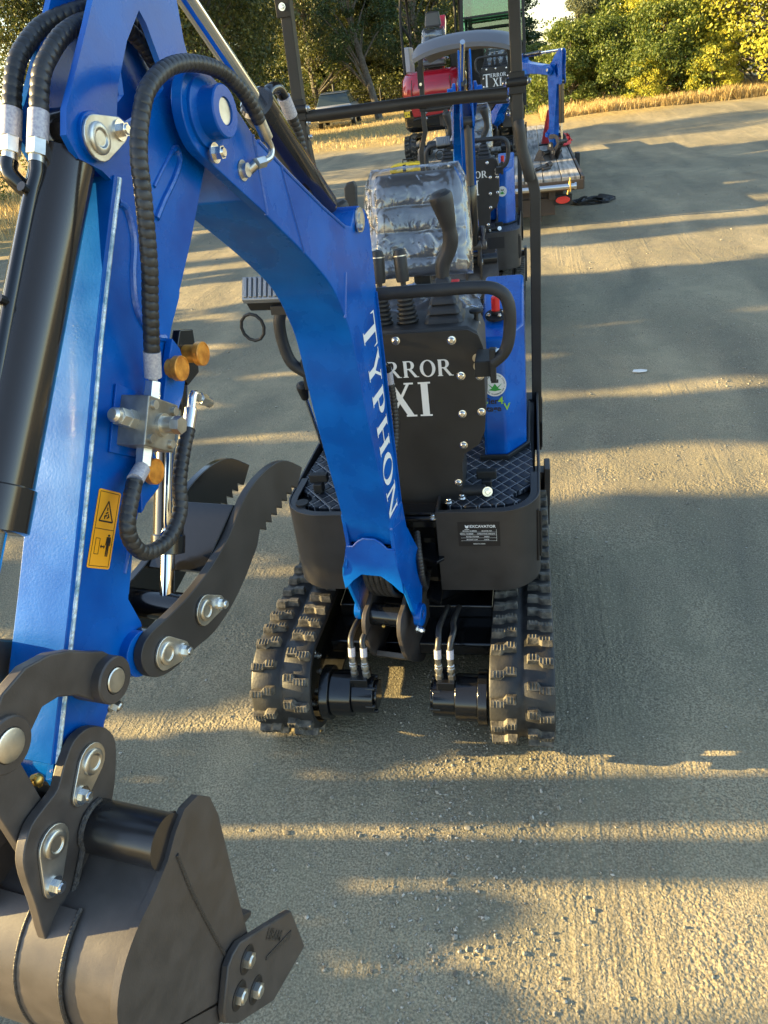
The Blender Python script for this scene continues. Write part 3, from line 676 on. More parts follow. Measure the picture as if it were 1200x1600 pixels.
    bo = smooth2([(1.205, 1.038), (1.245, 1.030), (1.283, 1.018), (1.326, 1.010), (1.364, .990), (1.392, .955), (1.404, .905), (1.400, .850), (1.380, .795), (1.345, .745), (1.300, .702), (1.235, .655), (1.170, .610)], k=3)
    ins = []
    for i, p in enumerate(bo):
        q0 = V(bo[max(0, i-1)]); q1 = V(bo[min(len(bo)-1, i+1)]); t = (q1-q0).normalized(); ins.append((p[0]+t.y*.007, p[1]-t.x*.007))
    s = MB(Bk); s.prism(bo+ins[::-1], -hk+.004, hk-.004, pm)
    bk = s.build('bucket', 'bgrey', root, 0, 30)
    fro = [(1.177, .60), (1.168, .70), (1.160, .80), (1.150, .90), (1.142, .98), (1.146, 1.022), (1.166, 1.050), (1.196, 1.060), (1.222, 1.050)]
    sp = [(p[0]+.006, p[1]) for p in bo[3:]]+fro
    for sg in (-1, 1):
        s = MB(Bk); s.prism(sp, sg*(hk-.004), sg*(hk+.006), pm); s.build('side_plate', 'bgrey', bk, .002)
        s = MB(Bk); s.tube([(1.235, sg*(hk+.006), 1.02), (1.236, sg*(hk+.006), .95), (1.232, sg*(hk+.006), .87), (1.226, sg*(hk+.006), .79), (1.215, sg*(hk+.006), .66)], .0028, 8, .01)
        s.build('weld_bead', 'weldg', bk)
        cu = [(1.238, .764), (1.222, .768), (1.200, .762), (1.068, .630), (1.060, .505), (1.178, .548), (1.262, .650), (1.280, .690), (1.276, .712)]
        s = MB(Bk); s.prism(cu, sg*(hk+.007), sg*(hk+.021), pm); ct = s.build('side_cutter', 'bgrey', bk, .004)
        for (u, z) in ((1.201, .718), (1.240, .690), (1.206, .640)):
            s = MB(Bk); s.lathe((u, sg*(hk+.0205), z), (0, sg, 0), [(0, .021), (.0015, .021), (.0018, .019), (.0009, .017)], 28); s.build('bolt_recess', 'ink', ct)
            s = MB(Bk); s.bolt((u, sg*(hk+.021), z), (0, sg, 0), .0125, .009, False); s.build('bolt', 'zinc', ct)
        if full and sg > 0:
            s = MB(Bk)
            c0 = V((1.135, .655)); dx = V((-.45, -.89)); dy = V((-.89, .45))
            text_mesh(s, 'HBAM', .024, lambda x, y, h: (c0.x+dx.x*x+dy.x*y, hk+.021+h, c0.y+dx.y*x+dy.y*y), .001, .0006)
            s.build('embossed_mark', 'weldg', ct, merge=False)
            s = MB(Bk); s.prism([(1.085, .600), (1.095, .592), (1.165, .650), (1.162, .655)], hk+.0205, hk+.0225, pm); s.build('groove', 'weldg', ct)
    s = MB(Bk)
    lip = [(1.235, .650), (1.240, .664), (1.10, .567), (1.095, .555)]
    s.prism(lip, -hk, hk, pm); s.build('cutting_edge', 'bgrey', bk, .002)
    for k_ in range(4):
        c = -hk+.03+k_*(2*hk-.06)/3
        s = MB(Bk); s.prism([(1.17, .590), (1.17, .628), (1.10, .590), (1.03, .522), (1.035, .512), (1.11, .545)], c-.02, c+.02, pm); s.build('tooth', 'bgrey', bk, .004)
    if full:
        # wear plate strip round the back
        i0, i1 = 9, 30
        ox = [(p[0]+(bo[i][0]-ins[i][0])*.7, p[1]+(bo[i][1]-ins[i][1])*.7) for i, p in enumerate(bo)]
        s = MB(Bk); s.prism(ox[i0:i1]+[bo[i] for i in range(i1-1, i0-1, -1)], -.075, .085, pm); s.build('wear_plate', 'bgrey', bk, .0015)
        s = MB(Bk)
        for y in (-.075, .085): s.tube([(ox[i][0]-.002, y+(.002 if y > 0 else -.002), ox[i][1]) for i in range(i0, i1)], .0032, 8, .008)
        s.tube([(ox[i][0], .02, ox[i][1]) for i in range(i0, i1)], .0022, 8, .008)
        s.tube([(1.20, hk-.008, 1.052), (1.212, .12, 1.049), (1.214, .07, 1.052)], .004, 8, .006)
        s.build('weld_bead', 'weldg', bk)
    s = MB(Bk); s.cyl((1.236, -hk, 1.046), (1.236, hk, 1.046), .0345, seg=36); s.build('cross_tube', 'tube', bk)
    ea = [(1.163, 1.150), (1.158, 1.118), (1.180, 1.075), (1.205, 1.045), (1.24, 1.010), (1.30, 1.005), (1.355, .985), (1.362, 1.00), (1.352, 1.05), (1.345, 1.098), (1.335, 1.125), (1.312, 1.145), (1.285, 1.148), (1.262, 1.150), (1.240, 1.168), (1.214, 1.182), (1.186, 1.176)]
    for sg in (-1, 1):
        s = MB(Bk); s.prism(smooth2(ea, True, 3), sg*.043, sg*.057, pm); e_ = s.build('ear', 'bgrey', bk, .002)
        if full:
            s = MB(Bk); P = []
            for t in range(0, 181, 15): P.append((1.236+.035*cos(radians(t)), sg*.060, 1.046+.035*sin(radians(t))))
            s.tube([(1.352, sg*.06, .985)]+[(1.31, sg*.060, 1.008)]+P[0:9]+[], .0045, 8, .006); s.build('weld_bead', 'weldg', e_)
            if sg > 0:
                def pl2(c0, c1):
                    keeper(Bk, c0, c1, .057, .0245, .015, e_)
                pl2((1.206, 1.136), (1.240, 1.113)); pl2((1.300, 1.097), (1.325, 1.052))
        else:
            s = MB(Bk)
            for c_ in ((1.206, 1.136), (1.300, 1.097)): s.cut(); s.cyl((c_[0], sg*.055, c_[1]), (c_[0], sg*.063, c_[1]), .02)
            s.build('pin', 'zinc', e_)
    # bucket link between rod eye and bucket ear
    lo = Bk(V((1.300, 0, 1.097))); hi = Dp(V((1.305, 0, 1.280)))
    s = MB(); wv = (A(V((0, 1, 0)))-A(V((0, 0, 0))))
    dirv = (hi-lo).normalized(); nrm = dirv.cross(wv).normalized()
    for sg in (-1, 1):
        P = [lo+wv*sg*.034, hi+wv*sg*.034]
        vs = []
        for h in (-.007, .007):
            for pnt, e in ((P[0], -1), (P[1], 1)):
                for t in range(-90, 91, 30): vs.append(pnt+dirv*e*.026*cos(radians(t))+nrm*e*-.026*sin(radians(t))+wv*h)
        n = len(vs)//2; s.add(vs, [list(range(n)), list(range(n, 2*n))]+[(i, (i+1) % n, n+(i+1) % n, n+i) for i in range(n)])
    s.cyl((lo+hi)/2-wv*.034, (lo+hi)/2+wv*.034, .016)
    s.build('bucket_link', 'bgrey', root, .002)
    if full: s = MB(Dp); s.ball((1.262, .030, 1.160), .008); s.cyl((1.262, .03, 1.150), (1.266, .03, 1.170), .0035); s.build('grease_nipple', 'brass', root)
    # ---------------- thumb
    if full:
        to = smooth2([(.495, 1.193), (.551, 1.237), (.601, 1.256), (.653, 1.262), (.706, 1.259), (.751, 1.245), (.801, 1.222), (.869, 1.207), (.934, 1.203), (.991, 1.207), (1.041, 1.213), (1.066, 1.205), (1.076, 1.182), (1.065, 1.152), (1.028, 1.129), (.957, 1.115), (.909, 1.104), (.847, 1.107), (.782, 1.125), (.722, 1.152)], k=3)
        teeth = []
        t0, t1 = V((.700, 1.163)), V((.530, 1.172))
        for i in range(7):
            a_ = t0.lerp(t1, i/7); b_ = t0.lerp(t1, (i+.85)/7); teeth += [(a_.x, a_.y+.012), (b_.x, b_.y-.006)]
        out = to+teeth
        for sg in (-1, 1):
            s = MB(Dp); s.prism(out, sg*.053, sg*.067, pm); tb = s.build('thumb_plate', 'black' if sg < 0 else 'grey', root, .0015)
            s = MB(Dp)
            s.lathe((1.040, sg*.040, 1.180), (0, sg, 0), [(0, .033), (.014, .033)], 24); s.build('boss', 'black', tb)
            if sg > 0:
                keeper(Dp, (1.028, 1.165), (.993, 1.140), .067, .025, .015, tb); keeper(Dp, (.916, 1.157), (.878, 1.141), .067, .025, .014, tb)
        s = MB(Dp); s.prism([(.738, 1.244), (.744, 1.250), (.874, 1.200), (.868, 1.192)], -.053, .053, pm)
        s.build('thumb_web', 'black', root, .001)
        s = MB(Dp); s.cyl((.916, -.055, 1.157), (.916, .055, 1.157), .024, seg=24); s.build('thumb_cross_tube', 'black', root)
        a0 = V((.735, 0, 1.500)); a1 = V((.916, 0, 1.165)); axd = (a1-a0).normalized()
        s = MB(Dp); s.lathe(a0, axd, [(0, .020), (.02, .024), (.27, .024), (.272, .027), (.300, .027), (.302, .02)], 28); s.cyl(a0+V((0, -.02, 0)), a0+V((0, .02, 0)), .026)
        tc_ = s.build('thumb_cylinder', 'black', root)
        s = MB(Dp); s.cyl(a0+axd*.29, a1, .0115, seg=20); s.tube([a0+axd*.03+V((.032, .02, .01)), a0+axd*.24+V((.032, .02, .01)), a0+axd*.27+V((.02, .015, .01))], .006, 10)
        s.cyl(a0+axd*.25+V((.04, .022, .0)), a0+axd*.25+V((.01, .01, -.0)), .010); s.build('rod', 'rod', tc_)
        # bracket tabs with bronze caps
        def tab(P, w0, w1, m_='blue'): s = MB(Dp); s.prism(P, w0, w1, pm); return s.build('thumb_bracket', m_, root, .002)
        tab([(.790, 1.560), (.778, 1.540), (.775, 1.505), (.800, 1.475), (.828, 1.455), (.868, 1.437), (.875, 1.456), (.82, 1.525)], .040, .052)
        tab([(.905, 1.440), (.895, 1.400), (.915, 1.378), (.950, 1.372), (.965, 1.365), (.94, 1.425)], .040, .052)
        tab([(.775, 1.575), (.700, 1.560), (.685, 1.50), (.700, 1.452), (.730, 1.45), (.760, 1.50), (.80, 1.54)], -.052, -.038, 'black')
        tab([(.700, 1.545), (.712, 1.478), (.750, 1.470), (.765, 1.52), (.735, 1.555)], .016, .030, 'black')
        for (u, z, wq, d_) in ((.813, 1.522, .050, .022), (.736, 1.517, .030, .032), (.928, 1.413, .050, .018)):
            s = MB(Dp); s.lathe((u, wq, z), (0, 1, 0), [(0, .014), (d_-.010, .014), (d_-.010, .0185), (d_-.001, .0185), (d_, .0175), (d_, .0165), (d_-.001, .016)], 28); s.build('bronze_cap', 'amber', root)
    # work light on the left of the boom
    s = MB(A)
    fl_ = V((.13, -.142, 1.455))
    def LT(x, y, h): return (fl_.x+y*.30+h*.50, fl_.y+x*.76, fl_.z-y*.60+h*.86)
    s.prism([(-.06, -.035), (.06, -.035), (.06, .035), (-.06, .035)], -.03, 0, LT); lt = s.build('work_light', 'dblack', boom, .004)
    s = MB(A)
    s.prism([(-.065, -.04), (.065, -.04), (.065, .04), (-.065, .04)], 0, .012, LT)
    for i in range(7): x = -.051+i*.017; s.prism([(x-.006, -.034), (x+.006, -.034), (x+.006, .034), (x-.006, .034)], .012, .017, LT)
    s.build('lens', 'lens', lt, .003)
    s = MB(A); s.box(.10, .15, -.12, -.07, 1.405, 1.425); c = V((.16, -.17, 1.40))
    s.tube([c+V((0, .03*cos(t*pi/6), .032*sin(t*pi/6)-.02)) for t in range(13)], .004, 8); s.build('bracket_and_cable', 'dblack', lt)
    # ---------------- swing bracket
    br = [(0, .445), (.040, .435), (.060, .40), (.056, .35), (.02, .25), (-.10, .135), (-.14, .118), (-.22, .115), (-.26, .15), (-.26, .42), (-.20, .50), (-.13, .51), (-.06, .47)]
    sw = None
    for sg in (-1, 1):
        s = MB(A0); s.prism(smooth2(br, True, 2), sg*.050, sg*.064, pm)
        o = s.build('swing_bracket', 'bgrey', root, .002); sw = sw or o
    s = MB(A0); s.cyl((-.012, -.05, .398), (-.012, .05, .398), .036, seg=28); s.cyl((-.22, 0, .12), (-.22, 0, .50), .045, seg=24)
    s.build('tube', 'black', sw)
    s = MB(A0); s.prism([(.014, .245), (-.10, .132), (-.11, .144), (.004, .26)], -.05, .05, pm); s.box(-.24, -.12, -.05, .05, .30, .36); s.build('web_plate', 'bgrey', sw, .002)
    s = MB(A0); s.ball((.036, 0, .392), .006); s.build('grease_nipple', 'brass', sw)
    if full:
        s = MB(A0)
        for i, y in enumerate((-.04, -.022, -.003, .016, .034)):
            s.spiral([(-.20, y*.8, .60), (-.08, y, .66), (.02, y, .62), (.012, y*.9, .52), (-.08, y*.8, .43), (-.2, y*.6, .38)], .009, seg=10, per=5)
        s.spiral([(-.16, .075, .62), (-.10, .095, .58), (-.09, .10, .50), (-.14, .09, .42), (-.24, .07, .40)], .011, seg=12)
        s.build('hose_bundle', 'hose', root)
def track(root, x0, sgn, full=True):
    """rubber track: straight runs between a front sprocket and a rear idler"""
    rf, rr = .150, .140; yf, yr = .138, 1.06; zf, zr = .182, .168
    xc0, xc1 = x0-.095, x0+.095
    # closed path points
    P = []
    for t in range(180+0, 0, -10): P.append((yf+rf*cos(radians(t+90-90+90)), 0))
    P = []
    for t in range(90, 271, 7): P.append((yf+rf*cos(radians(t)), zf+rf*sin(radians(t))))       # front, top to bottom
    for i in range(1, 12): f = i/12; P.append((yf+(yr-yf)*f, (zf-rf)*(1-f)+(zr-rr)*f))
    for t in range(-90, 91, 8): P.append((yr+rr*cos(radians(t)), zr+rr*sin(radians(t))))
    for i in range(1, 12): f = i/12; P.append((yr+(yf-yr)*f, (zr+rr)*(1-f)+(zf+rf)*f-.012*sin(pi*f)))
    n = len(P)
    # cumulative length
    Ls = [0]
    for i in range(n): a, b = P[i], P[(i+1) % n]; Ls.append(Ls[-1]+sqrt((a[0]-b[0])**2+(a[1]-b[1])**2))
    T = Ls[-1]
    def at(s_):
        s_ %= T
        for i in range(n):
            if Ls[i+1] >= s_:
                f = (s_-Ls[i])/(Ls[i+1]-Ls[i]+1e-9); a, b = P[i], P[(i+1) % n]
                p = V((a[0]+(b[0]-a[0])*f, a[1]+(b[1]-a[1])*f))
                # smoothed tangent
                c, d = P[i-1], P[(i+2) % n]
                t0 = (V(b)-V(c)).normalized(); t1 = (V(d)-V(a)).normalized(); t = (t0*(1-f)+t1*f).normalized()
                return p, V((t.y, -t.x))*-1
        return V(P[0]), V((0, 1))
    def put(x, s_, h):
        p, nn = at(s_); c = V((sum(q[0] for q in P)/n, .18))
        if nn.dot(p-c) < 0 and abs(p.y-.18) < .02: nn = -nn
        return (x, p.x+nn.x*h, p.y+nn.y*h)
    # orientation of normal: make it point outwards
    p, nn = at(T*.01); out = 1 if nn.dot(p-V((.6, .18))) > 0 else -1
    def put(x, s_, h): p, nn = at(s_); return (x, p.x+nn.x*h*out, p.y+nn.y*h*out)
    s = MB(); N = 150; prof = [(xc0, -.012), (xc0, .004), (xc0+.006, .008), (x0-.012, .008), (x0-.006, .003), (x0+.006, .003), (x0+.012, .008), (xc1-.006, .008), (xc1, .004), (xc1, -.012)]
    vs = []
    for i in range(N):
        for (x, h) in prof: vs.append(put(x, T*i/N, h))
    k = len(prof); s.add(vs, [(i*k+j, i*k+(j+1) % k, ((i+1) % N)*k+(j+1) % k, ((i+1) % N)*k+j) for i in range(N) for j in range(k)])
    tr = s.build('rubber_track', 'rubber', root, 0, 50)
    s = MB(); nl = int(T/.072); pitch = T/nl
    foot = [(0, 0), (.030, 0), (.040, .012), (.079, .012), (.079, .036), (.046, .036), (.036, .025), (0, .025)]
    for row in (0, 1):
        for i in range(nl):
            b = i*pitch+(pitch/2 if row else 0)
            f = []
            for (x, q) in foot:
                xx = (x0+.014+x) if row else (x0-.014-x); f.append((xx, b+q))
            c = (sum(p[0] for p in f)/8, sum(p[1] for p in f)/8)
            top = [(c[0]+(p[0]-c[0])*.93, c[1]+(p[1]-c[1])*.80) for p in f]
            vs = [put(p[0], p[1], .006) for p in f]+[put(p[0], p[1], .030) for p in top]
            s.add(vs, [tuple(range(8))[::-1], tuple(range(8, 16))]+[(j, (j+1) % 8, 8+(j+1) % 8, 8+j) for j in range(8)])
            if full and (put(x0, b, 0)[1] < .3):
                for r_ in range(7):
                    xa = f[0][0]+(f[3][0]-f[0][0])*(.10+.125*r_); dd_ = .0035
                    yo = 0 if r_ < 3 else .011
                    a = [(xa-dd_/2, b+.004+yo), (xa+dd_/2, b+.004+yo), (xa+dd_/2, b+.021+yo), (xa-dd_/2, b+.021+yo)]
                    vs = [put(p[0], p[1], .029) for p in a]+[put(p[0], p[1], .0325) for p in a]
                    s.add(vs, [(4, 5, 6, 7), (0, 1, 5, 4), (1, 2, 6, 5), (2, 3, 7, 6), (3, 0, 4, 7)])
    s.build('lugs', 'lug', tr, .0025 if full else 0, 50, 1)
    # frame, sprocket, idler
    s = MB(); s.box(x0-.045, x0+.045, .22, 1.02, .09, .25); s.build('track_frame', 'black', root, .01)
    s = MB(); inn = -sgn
    s.cyl((x0-.03, yf, zf), (x0+.03, yf, zf), rf-.035, seg=36); s.cyl((x0+inn*.03, yf, zf), (x0+inn*.060, yf, zf), .10, seg=36)
    for t in range(12): a = t*pi/6; s.cyl((x0-.02, yf+cos(a)*(rf-.022), zf+sin(a)*(rf-.022)), (x0+.02, yf+cos(a)*(rf-.022), zf+sin(a)*(rf-.022)), .016, seg=10)
    sp = s.build('sprocket', 'black', root)
    s = MB()
    for t in range(8): a = t*pi/4+.3; s.cut(); s.bolt((x0+inn*.060, yf+cos(a)*.085, zf+sin(a)*.085), (inn, 0, 0), .008, .008)
    s.build('bolt', 'zinc', sp)
    s = MB(); s.cyl((x0-.03, yr, zr), (x0+.03, yr, zr), rr-.014, seg=30)
    for y in (.42, .62, .82): s.cut(); s.cyl((x0-.035, y, .075), (x0+.035, y, .075), .045, seg=20)
    s.build('roller', 'black', root)

def lever(root, x, y, z, lean, h=.155, small=True):
    s = MB()
    prof = []
    if small:
        for i in range(9): r = .034-.0016*i; prof += [(i*.0125, r*.80), (i*.0125+.004, r), (i*.0125+.009, r)]
        prof += [(.115, .012)]
        s.lathe((x, y, z), (lean, .12, 1), prof, 20); lv = s.build('travel_lever', 'plastic', root)
        d = V((lean, .12, 1)).normalized(); p = V((x, y, z))+d*.11
        s = MB(); s.lathe(p, d, [(0, .008), (.02, .008), (.02, .017), (.028, .019), (.095, .019), (.108, .015), (.112, .001)], 20); s.build('grip', 'plastic', lv)
        s = MB(); s.cyl(p+d*.09, p+d*.093, .0205); s.build('ring', 'zinc', lv)
    return
def joystick(root, x, y, z):
    s = MB(); n = 20
    for i in range(5):
        w0 = .058-.0085*i; w1 = w0-.004; zz = z+i*.026
        P = lambda w_: [(x+sx*w_*(1 if c else .8), y+sy*w_*(.8 if c else 1)) for sx, sy, c in ((-1, -1, 1), (-1, -1, 0), (1, -1, 0), (1, -1, 1), (1, 1, 1), (1, 1, 0), (-1, 1, 0), (-1, 1, 1))]
        a, b, c_ = P(w0), P(w1), P(w0-.010)
        s.add([(p[0], p[1], zz) for p in c_]+[(p[0], p[1], zz+.004) for p in a]+[(p[0], p[1], zz+.016) for p in b]+[(p[0], p[1], zz+.027) for p in P(w0-.016)],
              [(k*8+j, k*8+(j+1) % 8, (k+1)*8+(j+1) % 8, (k+1)*8+j) for k in range(3) for j in range(8)]+[tuple(range(24, 32))])
    js = s.build('joystick', 'plastic', root, .0015)
    s = MB()
    C = [V((x, y, z+.12)), V((x+.004, y+.005, z+.16)), V((x+.022, y+.006, z+.195)), V((x+.030, y, z+.23)), V((x+.022, y-.008, z+.29)), V((x+.012, y-.012, z+.335)), V((x+.008, y-.014, z+.352))]
    s.tube(C, lambda t: .0185+.004*sin(t*5) if t < .55 else (.019+.013*min(1, (t-.55)*3.0) if t < .93 else .032*sqrt(max(.02, (1-t)/.07))), 20, .008)
    s.build('grip', 'plastic', js)
    s = MB(); s.box(x-.062, x+.062, y-.062, y+.062, z-.006, z+.002); s.build('base_ring', 'zinc', js, .001)

def seat(root, x, y, z0=1.235, wrap=True):
    """back shell with ribbed cushion, under clear plastic"""
    def back(wd, h, t0, t1, nx=24, nz=24, wr=0, sd=0):
        vs = []; fs = []
        for side in (0, 1):
            for j in range(nz+1):
                for i in range(nx+1):
                    u = i/nx*2-1; v = j/nz
                    ww = wd*(1-.10*v**3-.16*max(0, v-.86)/.14*.6)
                    e = (1-abs(u)**5)*(1-abs(2*v-1)**9)
                    rib = .007*abs(sin(v*pi*4.3+.3))**.5*(1 if abs(u) < .72 else 0) if side == 0 else 0
                    yy = y+.10*v-(t0*e**.6+rib*1.0)*(1 if side == 0 else 0)+(t1*e**.5 if side else 0)-.02*u*u
                    q = V((x+u*ww, yy, z0+v*h))
                    if wr:
                        q += V((noise.noise(q*9+V((sd, 0, 0))), noise.noise(q*13+V((sd, 5, 0)))*1.3, noise.noise(q*11+V((9, sd, 0)))*.6))*wr
                    vs.append(q)
            b = side*(nx+1)*(nz+1)
            for j in range(nz):
                for i in range(nx): a = b+j*(nx+1)+i; fs.append((a, a+1, a+nx+2, a+nx+1))
        m = (nx+1)*(nz+1)
        for i in range(nx): fs.append((i, i+1, m+i+1, m+i)); a = nz*(nx+1)+i; fs.append((a, a+1, m+a+1, m+a))
        for j in range(nz): a = j*(nx+1); fs.append((a, a+nx+1, m+a+nx+1, m+a)); a += nx; fs.append((a, a+nx+1, m+a+nx+1, m+a))
        return vs, fs
    s = MB(); s.add(*back(.172, .335, .045, .03, 40, 60)); st = s.build('seat', 'cushion', root, 0, 60)
    s = MB(); s.box(x-.17, x+.17, y-.26, y+.06, z0-.14, z0-.07); s.build('cushion', 'cushion', st, .02)
    s = MB(); s.box(x-.03, x+.03, y+.04, y+.07, z0-.2, z0+.1); s.box(x-.15, x+.15, y-.22, y+.08, z0-.17, z0-.141); s.box(x-.10, x+.10, y-.12, y+.10, z0-.28, z0-.171); s.build('seat_frame', 'dblack', st, .003)
    if wrap:
        s = MB(); s.add(*back(.192, .358, .064, .04, 90, 90, .007, 3.1)); s.build('plastic_wrap', 'wrap', st, 0, 80)
        s = MB(); vs = []; n = 44
        for j in range(n+1):
            for i in range(n+1):
                u = i/n*2-1; v = j/n*2-1; q = V((x+u*.22, y-.10+v*.20, z0-.052+.012*(1-max(abs(u), abs(v))**4)))
                dr = max(0, max(abs(u), abs(v))-.8)*.26; q.z -= dr*.6
                q += V((noise.noise(q*12), noise.noise(q*15+V((3, 3, 3))), noise.noise(q*14+V((7, 1, 3)))*1.6))*.018; vs.append(q)
        s.add(vs, [(j*(n+1)+i, j*(n+1)+i+1, (j+1)*(n+1)+i+1, (j+1)*(n+1)+i) for j in range(n) for i in range(n)]); s.build('plastic_wrap', 'wrap', st, 0, 80)
    return st

def sqtube(s, P, hw, ax=(0, 1, 0), hd=None):
    """square tube following P, kept square to ax"""
    P = [V(p) for p in P]; F = frames(P); vs = []; ax = V(ax); hd = hd or hw
    for p, (t, _, _) in zip(P, F):
        a = (ax-t*ax.dot(t)).normalized(); b = t.cross(a); vs += [p+a*hd*i+b*hw*j for i, j in ((-1, -1), (1, -1), (1, 1), (-1, 1))]
    n = len(P); s.add(vs, [(k*4+j, k*4+(j+1) % 4, (k+1)*4+(j+1) % 4, (k+1)*4+j) for k in range(n-1) for j in range(4)]+[(3, 2, 1, 0), tuple((n-1)*4+j for j in range(4))])

def excavator(label, loc, rz, az=8., foot=(-.047, .193), dd=0., db=0., full=True, post=(1.79, 2.12), canopy=2.30, cab=False, flip=False, bb=0.):
    root = empty('mini_excavator', loc, rz); tag(root, label, 'excavator', 'blue mini excavators')
    for x, sg in ((-.370, -1), (.370, 1)): track(root, x, sg, full)
    # travel motors and hoses between the tracks
    for sg in (-1, 1):
        s = MB(); xo = sg*.265; xi = sg*.085; y, z = .105, .155
        s.cyl((xo, y, z), (sg*.235, y, z), .088, seg=32); s.cyl((sg*.235, y, z), (sg*.165, y, z), .074, seg=32); s.cyl((sg*.165, y, z), (sg*.095, y, z), .062, seg=32); s.cyl((sg*.095, y, z), (xi, y, z), .045, seg=24)
        s.box(min(sg*.11, sg*.165), max(sg*.11, sg*.165), y-.03, y+.04, z+.03, z+.085)
        for t in range(6): a = t*pi/3; s.cyl((sg*.12, y+cos(a)*.056, z+sin(a)*.056), (sg*.088, y+cos(a)*.056, z+sin(a)*.056), .008, seg=8)
        mo = s.build('travel_motor', 'black', root, .003)
        if full:
            for k_, dx in enumerate((-.018, .020)):
                xx = sg*.135+dx
                s = MB(); s.lathe((xx, y-.005, z+.080), (0, 0, 1), [(0, .013), (.02, .013), (.02, .010), (.034, .010)], 6); s.lathe((xx, y-.005, z+.114), (0, .08, 1), [(0, .0125), (.012, .0125), (.013, .0105), (.022, .012), (.024, .0095), (.045, .0105)], 16)
                fi = s.build('hose_fitting', 'zinc', mo)
                s = MB(); s.cyl((xx, y, z+.158), (xx, y+.010, z+.185), .0112, seg=16); s.build('sleeve_label', 'label', fi)
                s = MB(); s.tube([(xx, y+.009, z+.183), (xx+.003*sg, y+.026, z+.205), (xx+.008*k_, y+.07, z+.212), (xx, y+.14, z+.19), (xx, y+.3, z+.12)], .0095, 12, .01); s.build('hose', 'hose', fi)
    # undercarriage centre
    s = MB(); s.box(-.27, .27, .42, .80, .13, .27); s.cyl((0, .62, .27), (0, .62, .36), .20, seg=36); s.box(-.28, .28, .28, .42, .17, .22)
    s.build('undercarriage', 'black', root, .008)
    s = MB(); s.box(-.48, .48, 1.27, 1.30, .06, .34); s.box(-.48, .48, 1.235, 1.30, .315, .345); s.box(.455, .48, 1.20, 1.30, .20, .38); s.box(-.48, -.455, 1.20, 1.30, .20, .38)
    s.box(-.20, -.14, .8, 1.27, .12, .18); s.box(.14, .20, .8, 1.27, .12, .18); s.build('dozer_blade', 'grey', root, .004)
    # ---------------- house base
    def corner(x, y, r, t0, t1, n=7): return [(x+r*cos(radians(t0+(t1-t0)*i/n)), y+r*sin(radians(t0+(t1-t0)*i/n))) for i in range(n+1)]
    zm = lambda p, q, h: (p, q, h)
    s = MB(); P = [(-.14, .50), (-.14, .40)]+corner(-.27, .50, .12, 270, 180)+[(-.39, 1.38), (.42, 1.38)]+corner(.28, .50, .13, 0, -90)+[(.14, .38), (.14, .50)]
    s.prism(P, .40, .652, zm); s.build('house_base', 'dblack', root, .003)
    # fascia shells
    s = MB(); o = [(.112, .342)]+corner(.30, .472, .13, 270, 360, 10)+[(.432, .60), (.434, 1.35)]
    i_ = [(.426, 1.35), (.424, .60)]+corner(.30, .472, .123, 360, 270, 10)+[(.112, .349)]
    s.prism(o+i_, .395, .692, zm); fa = s.build('front_fascia', 'grey', root, .002)
    s = MB(); s.prism(i_[1:]+[(.112, .36), (.30, .372)]+corner(.30, .472, .10, 270, 360, 8)+[(.40, .60)], .682, .689, zm); s.box(.112, .119, .349, .46, .395, .69)
    s.build('top_rim', 'grey', fa, .0015)
    s = MB()
    for k_ in range(4):
        s.cut(); a = radians(-22+k_*12); s.tube([(.30+.1318*cos(a), .472+.1318*sin(a)+(.0 if a < 0 else 0), z) for z in (.46, .53, .60, .65-.02*k_)], .0045, 8)
    s.build('vent_slot', 'ink', fa)
    o = [(-.150, .342), (-.26, .342)]+corner(-.262, .472, .13, 270, 180, 10)+[(-.393, .60), (-.395, 1.35)]
    i_ = [(-.387, 1.35), (-.385, .60)]+corner(-.262, .472, .123, 180, 270, 10)+[(-.26, .349), (-.150, .349)]
    s = MB(); s.prism(o+i_, .395, .686, zm); fb = s.build('front_fascia', 'grey', root, .002)
    s = MB(); s.prism(i_[1:-1]+[(-.15, .349), (-.15, .37), (-.26, .372)]+corner(-.262, .472, .10, 270, 180, 8)+[(-.36, .60)], .676, .683, zm)
    s.build('top_rim', 'grey', fb, .0015)
    s = MB(); s.cyl((-.335, .42, .683), (-.335, .42, .690), .022); s.build('cap', 'dblack', fb, .001)
    # gap between the fascias: frame tubes and bolts
    s = MB(); s.box(-.15, .112, .40, .44, .60, .625); s.cyl((-.15, .37, .655), (.112, .37, .655), .012); s.box(-.15, .112, .36, .42, .672, .680)
    s.box(-.12, .09, .44, .60, .30, .60); s.prism([(.06, .34), (.112, .30), (.112, .42), (.06, .42)], .36, .375, zm); s.prism([(.02, .36), (.11, .31), (.13, .33), (.13, .42), (.02, .42)], .52, .53, zm)
    s.build('front_frame', 'black', root, .002)
    s = MB()
    for x, y, z in ((.150, .40, .692), (.19, .425, .692), (-.18, .40, .686), (.105, .348, .668)): s.cut(); s.bolt((x, y, z), (0, 0, 1), .009, .009)
    s.build('bolt', 'chrome', fa)
    # data plate
    s = MB(); F = lambda x, y, h: (.243+x, .342-h, .612+y)
    s.prism([(-.064, -.044), (.064, -.044), (.064, .044), (-.064, .044)], .0004, .0012, F); dp = s.build('data_plate', 'ink', fa)
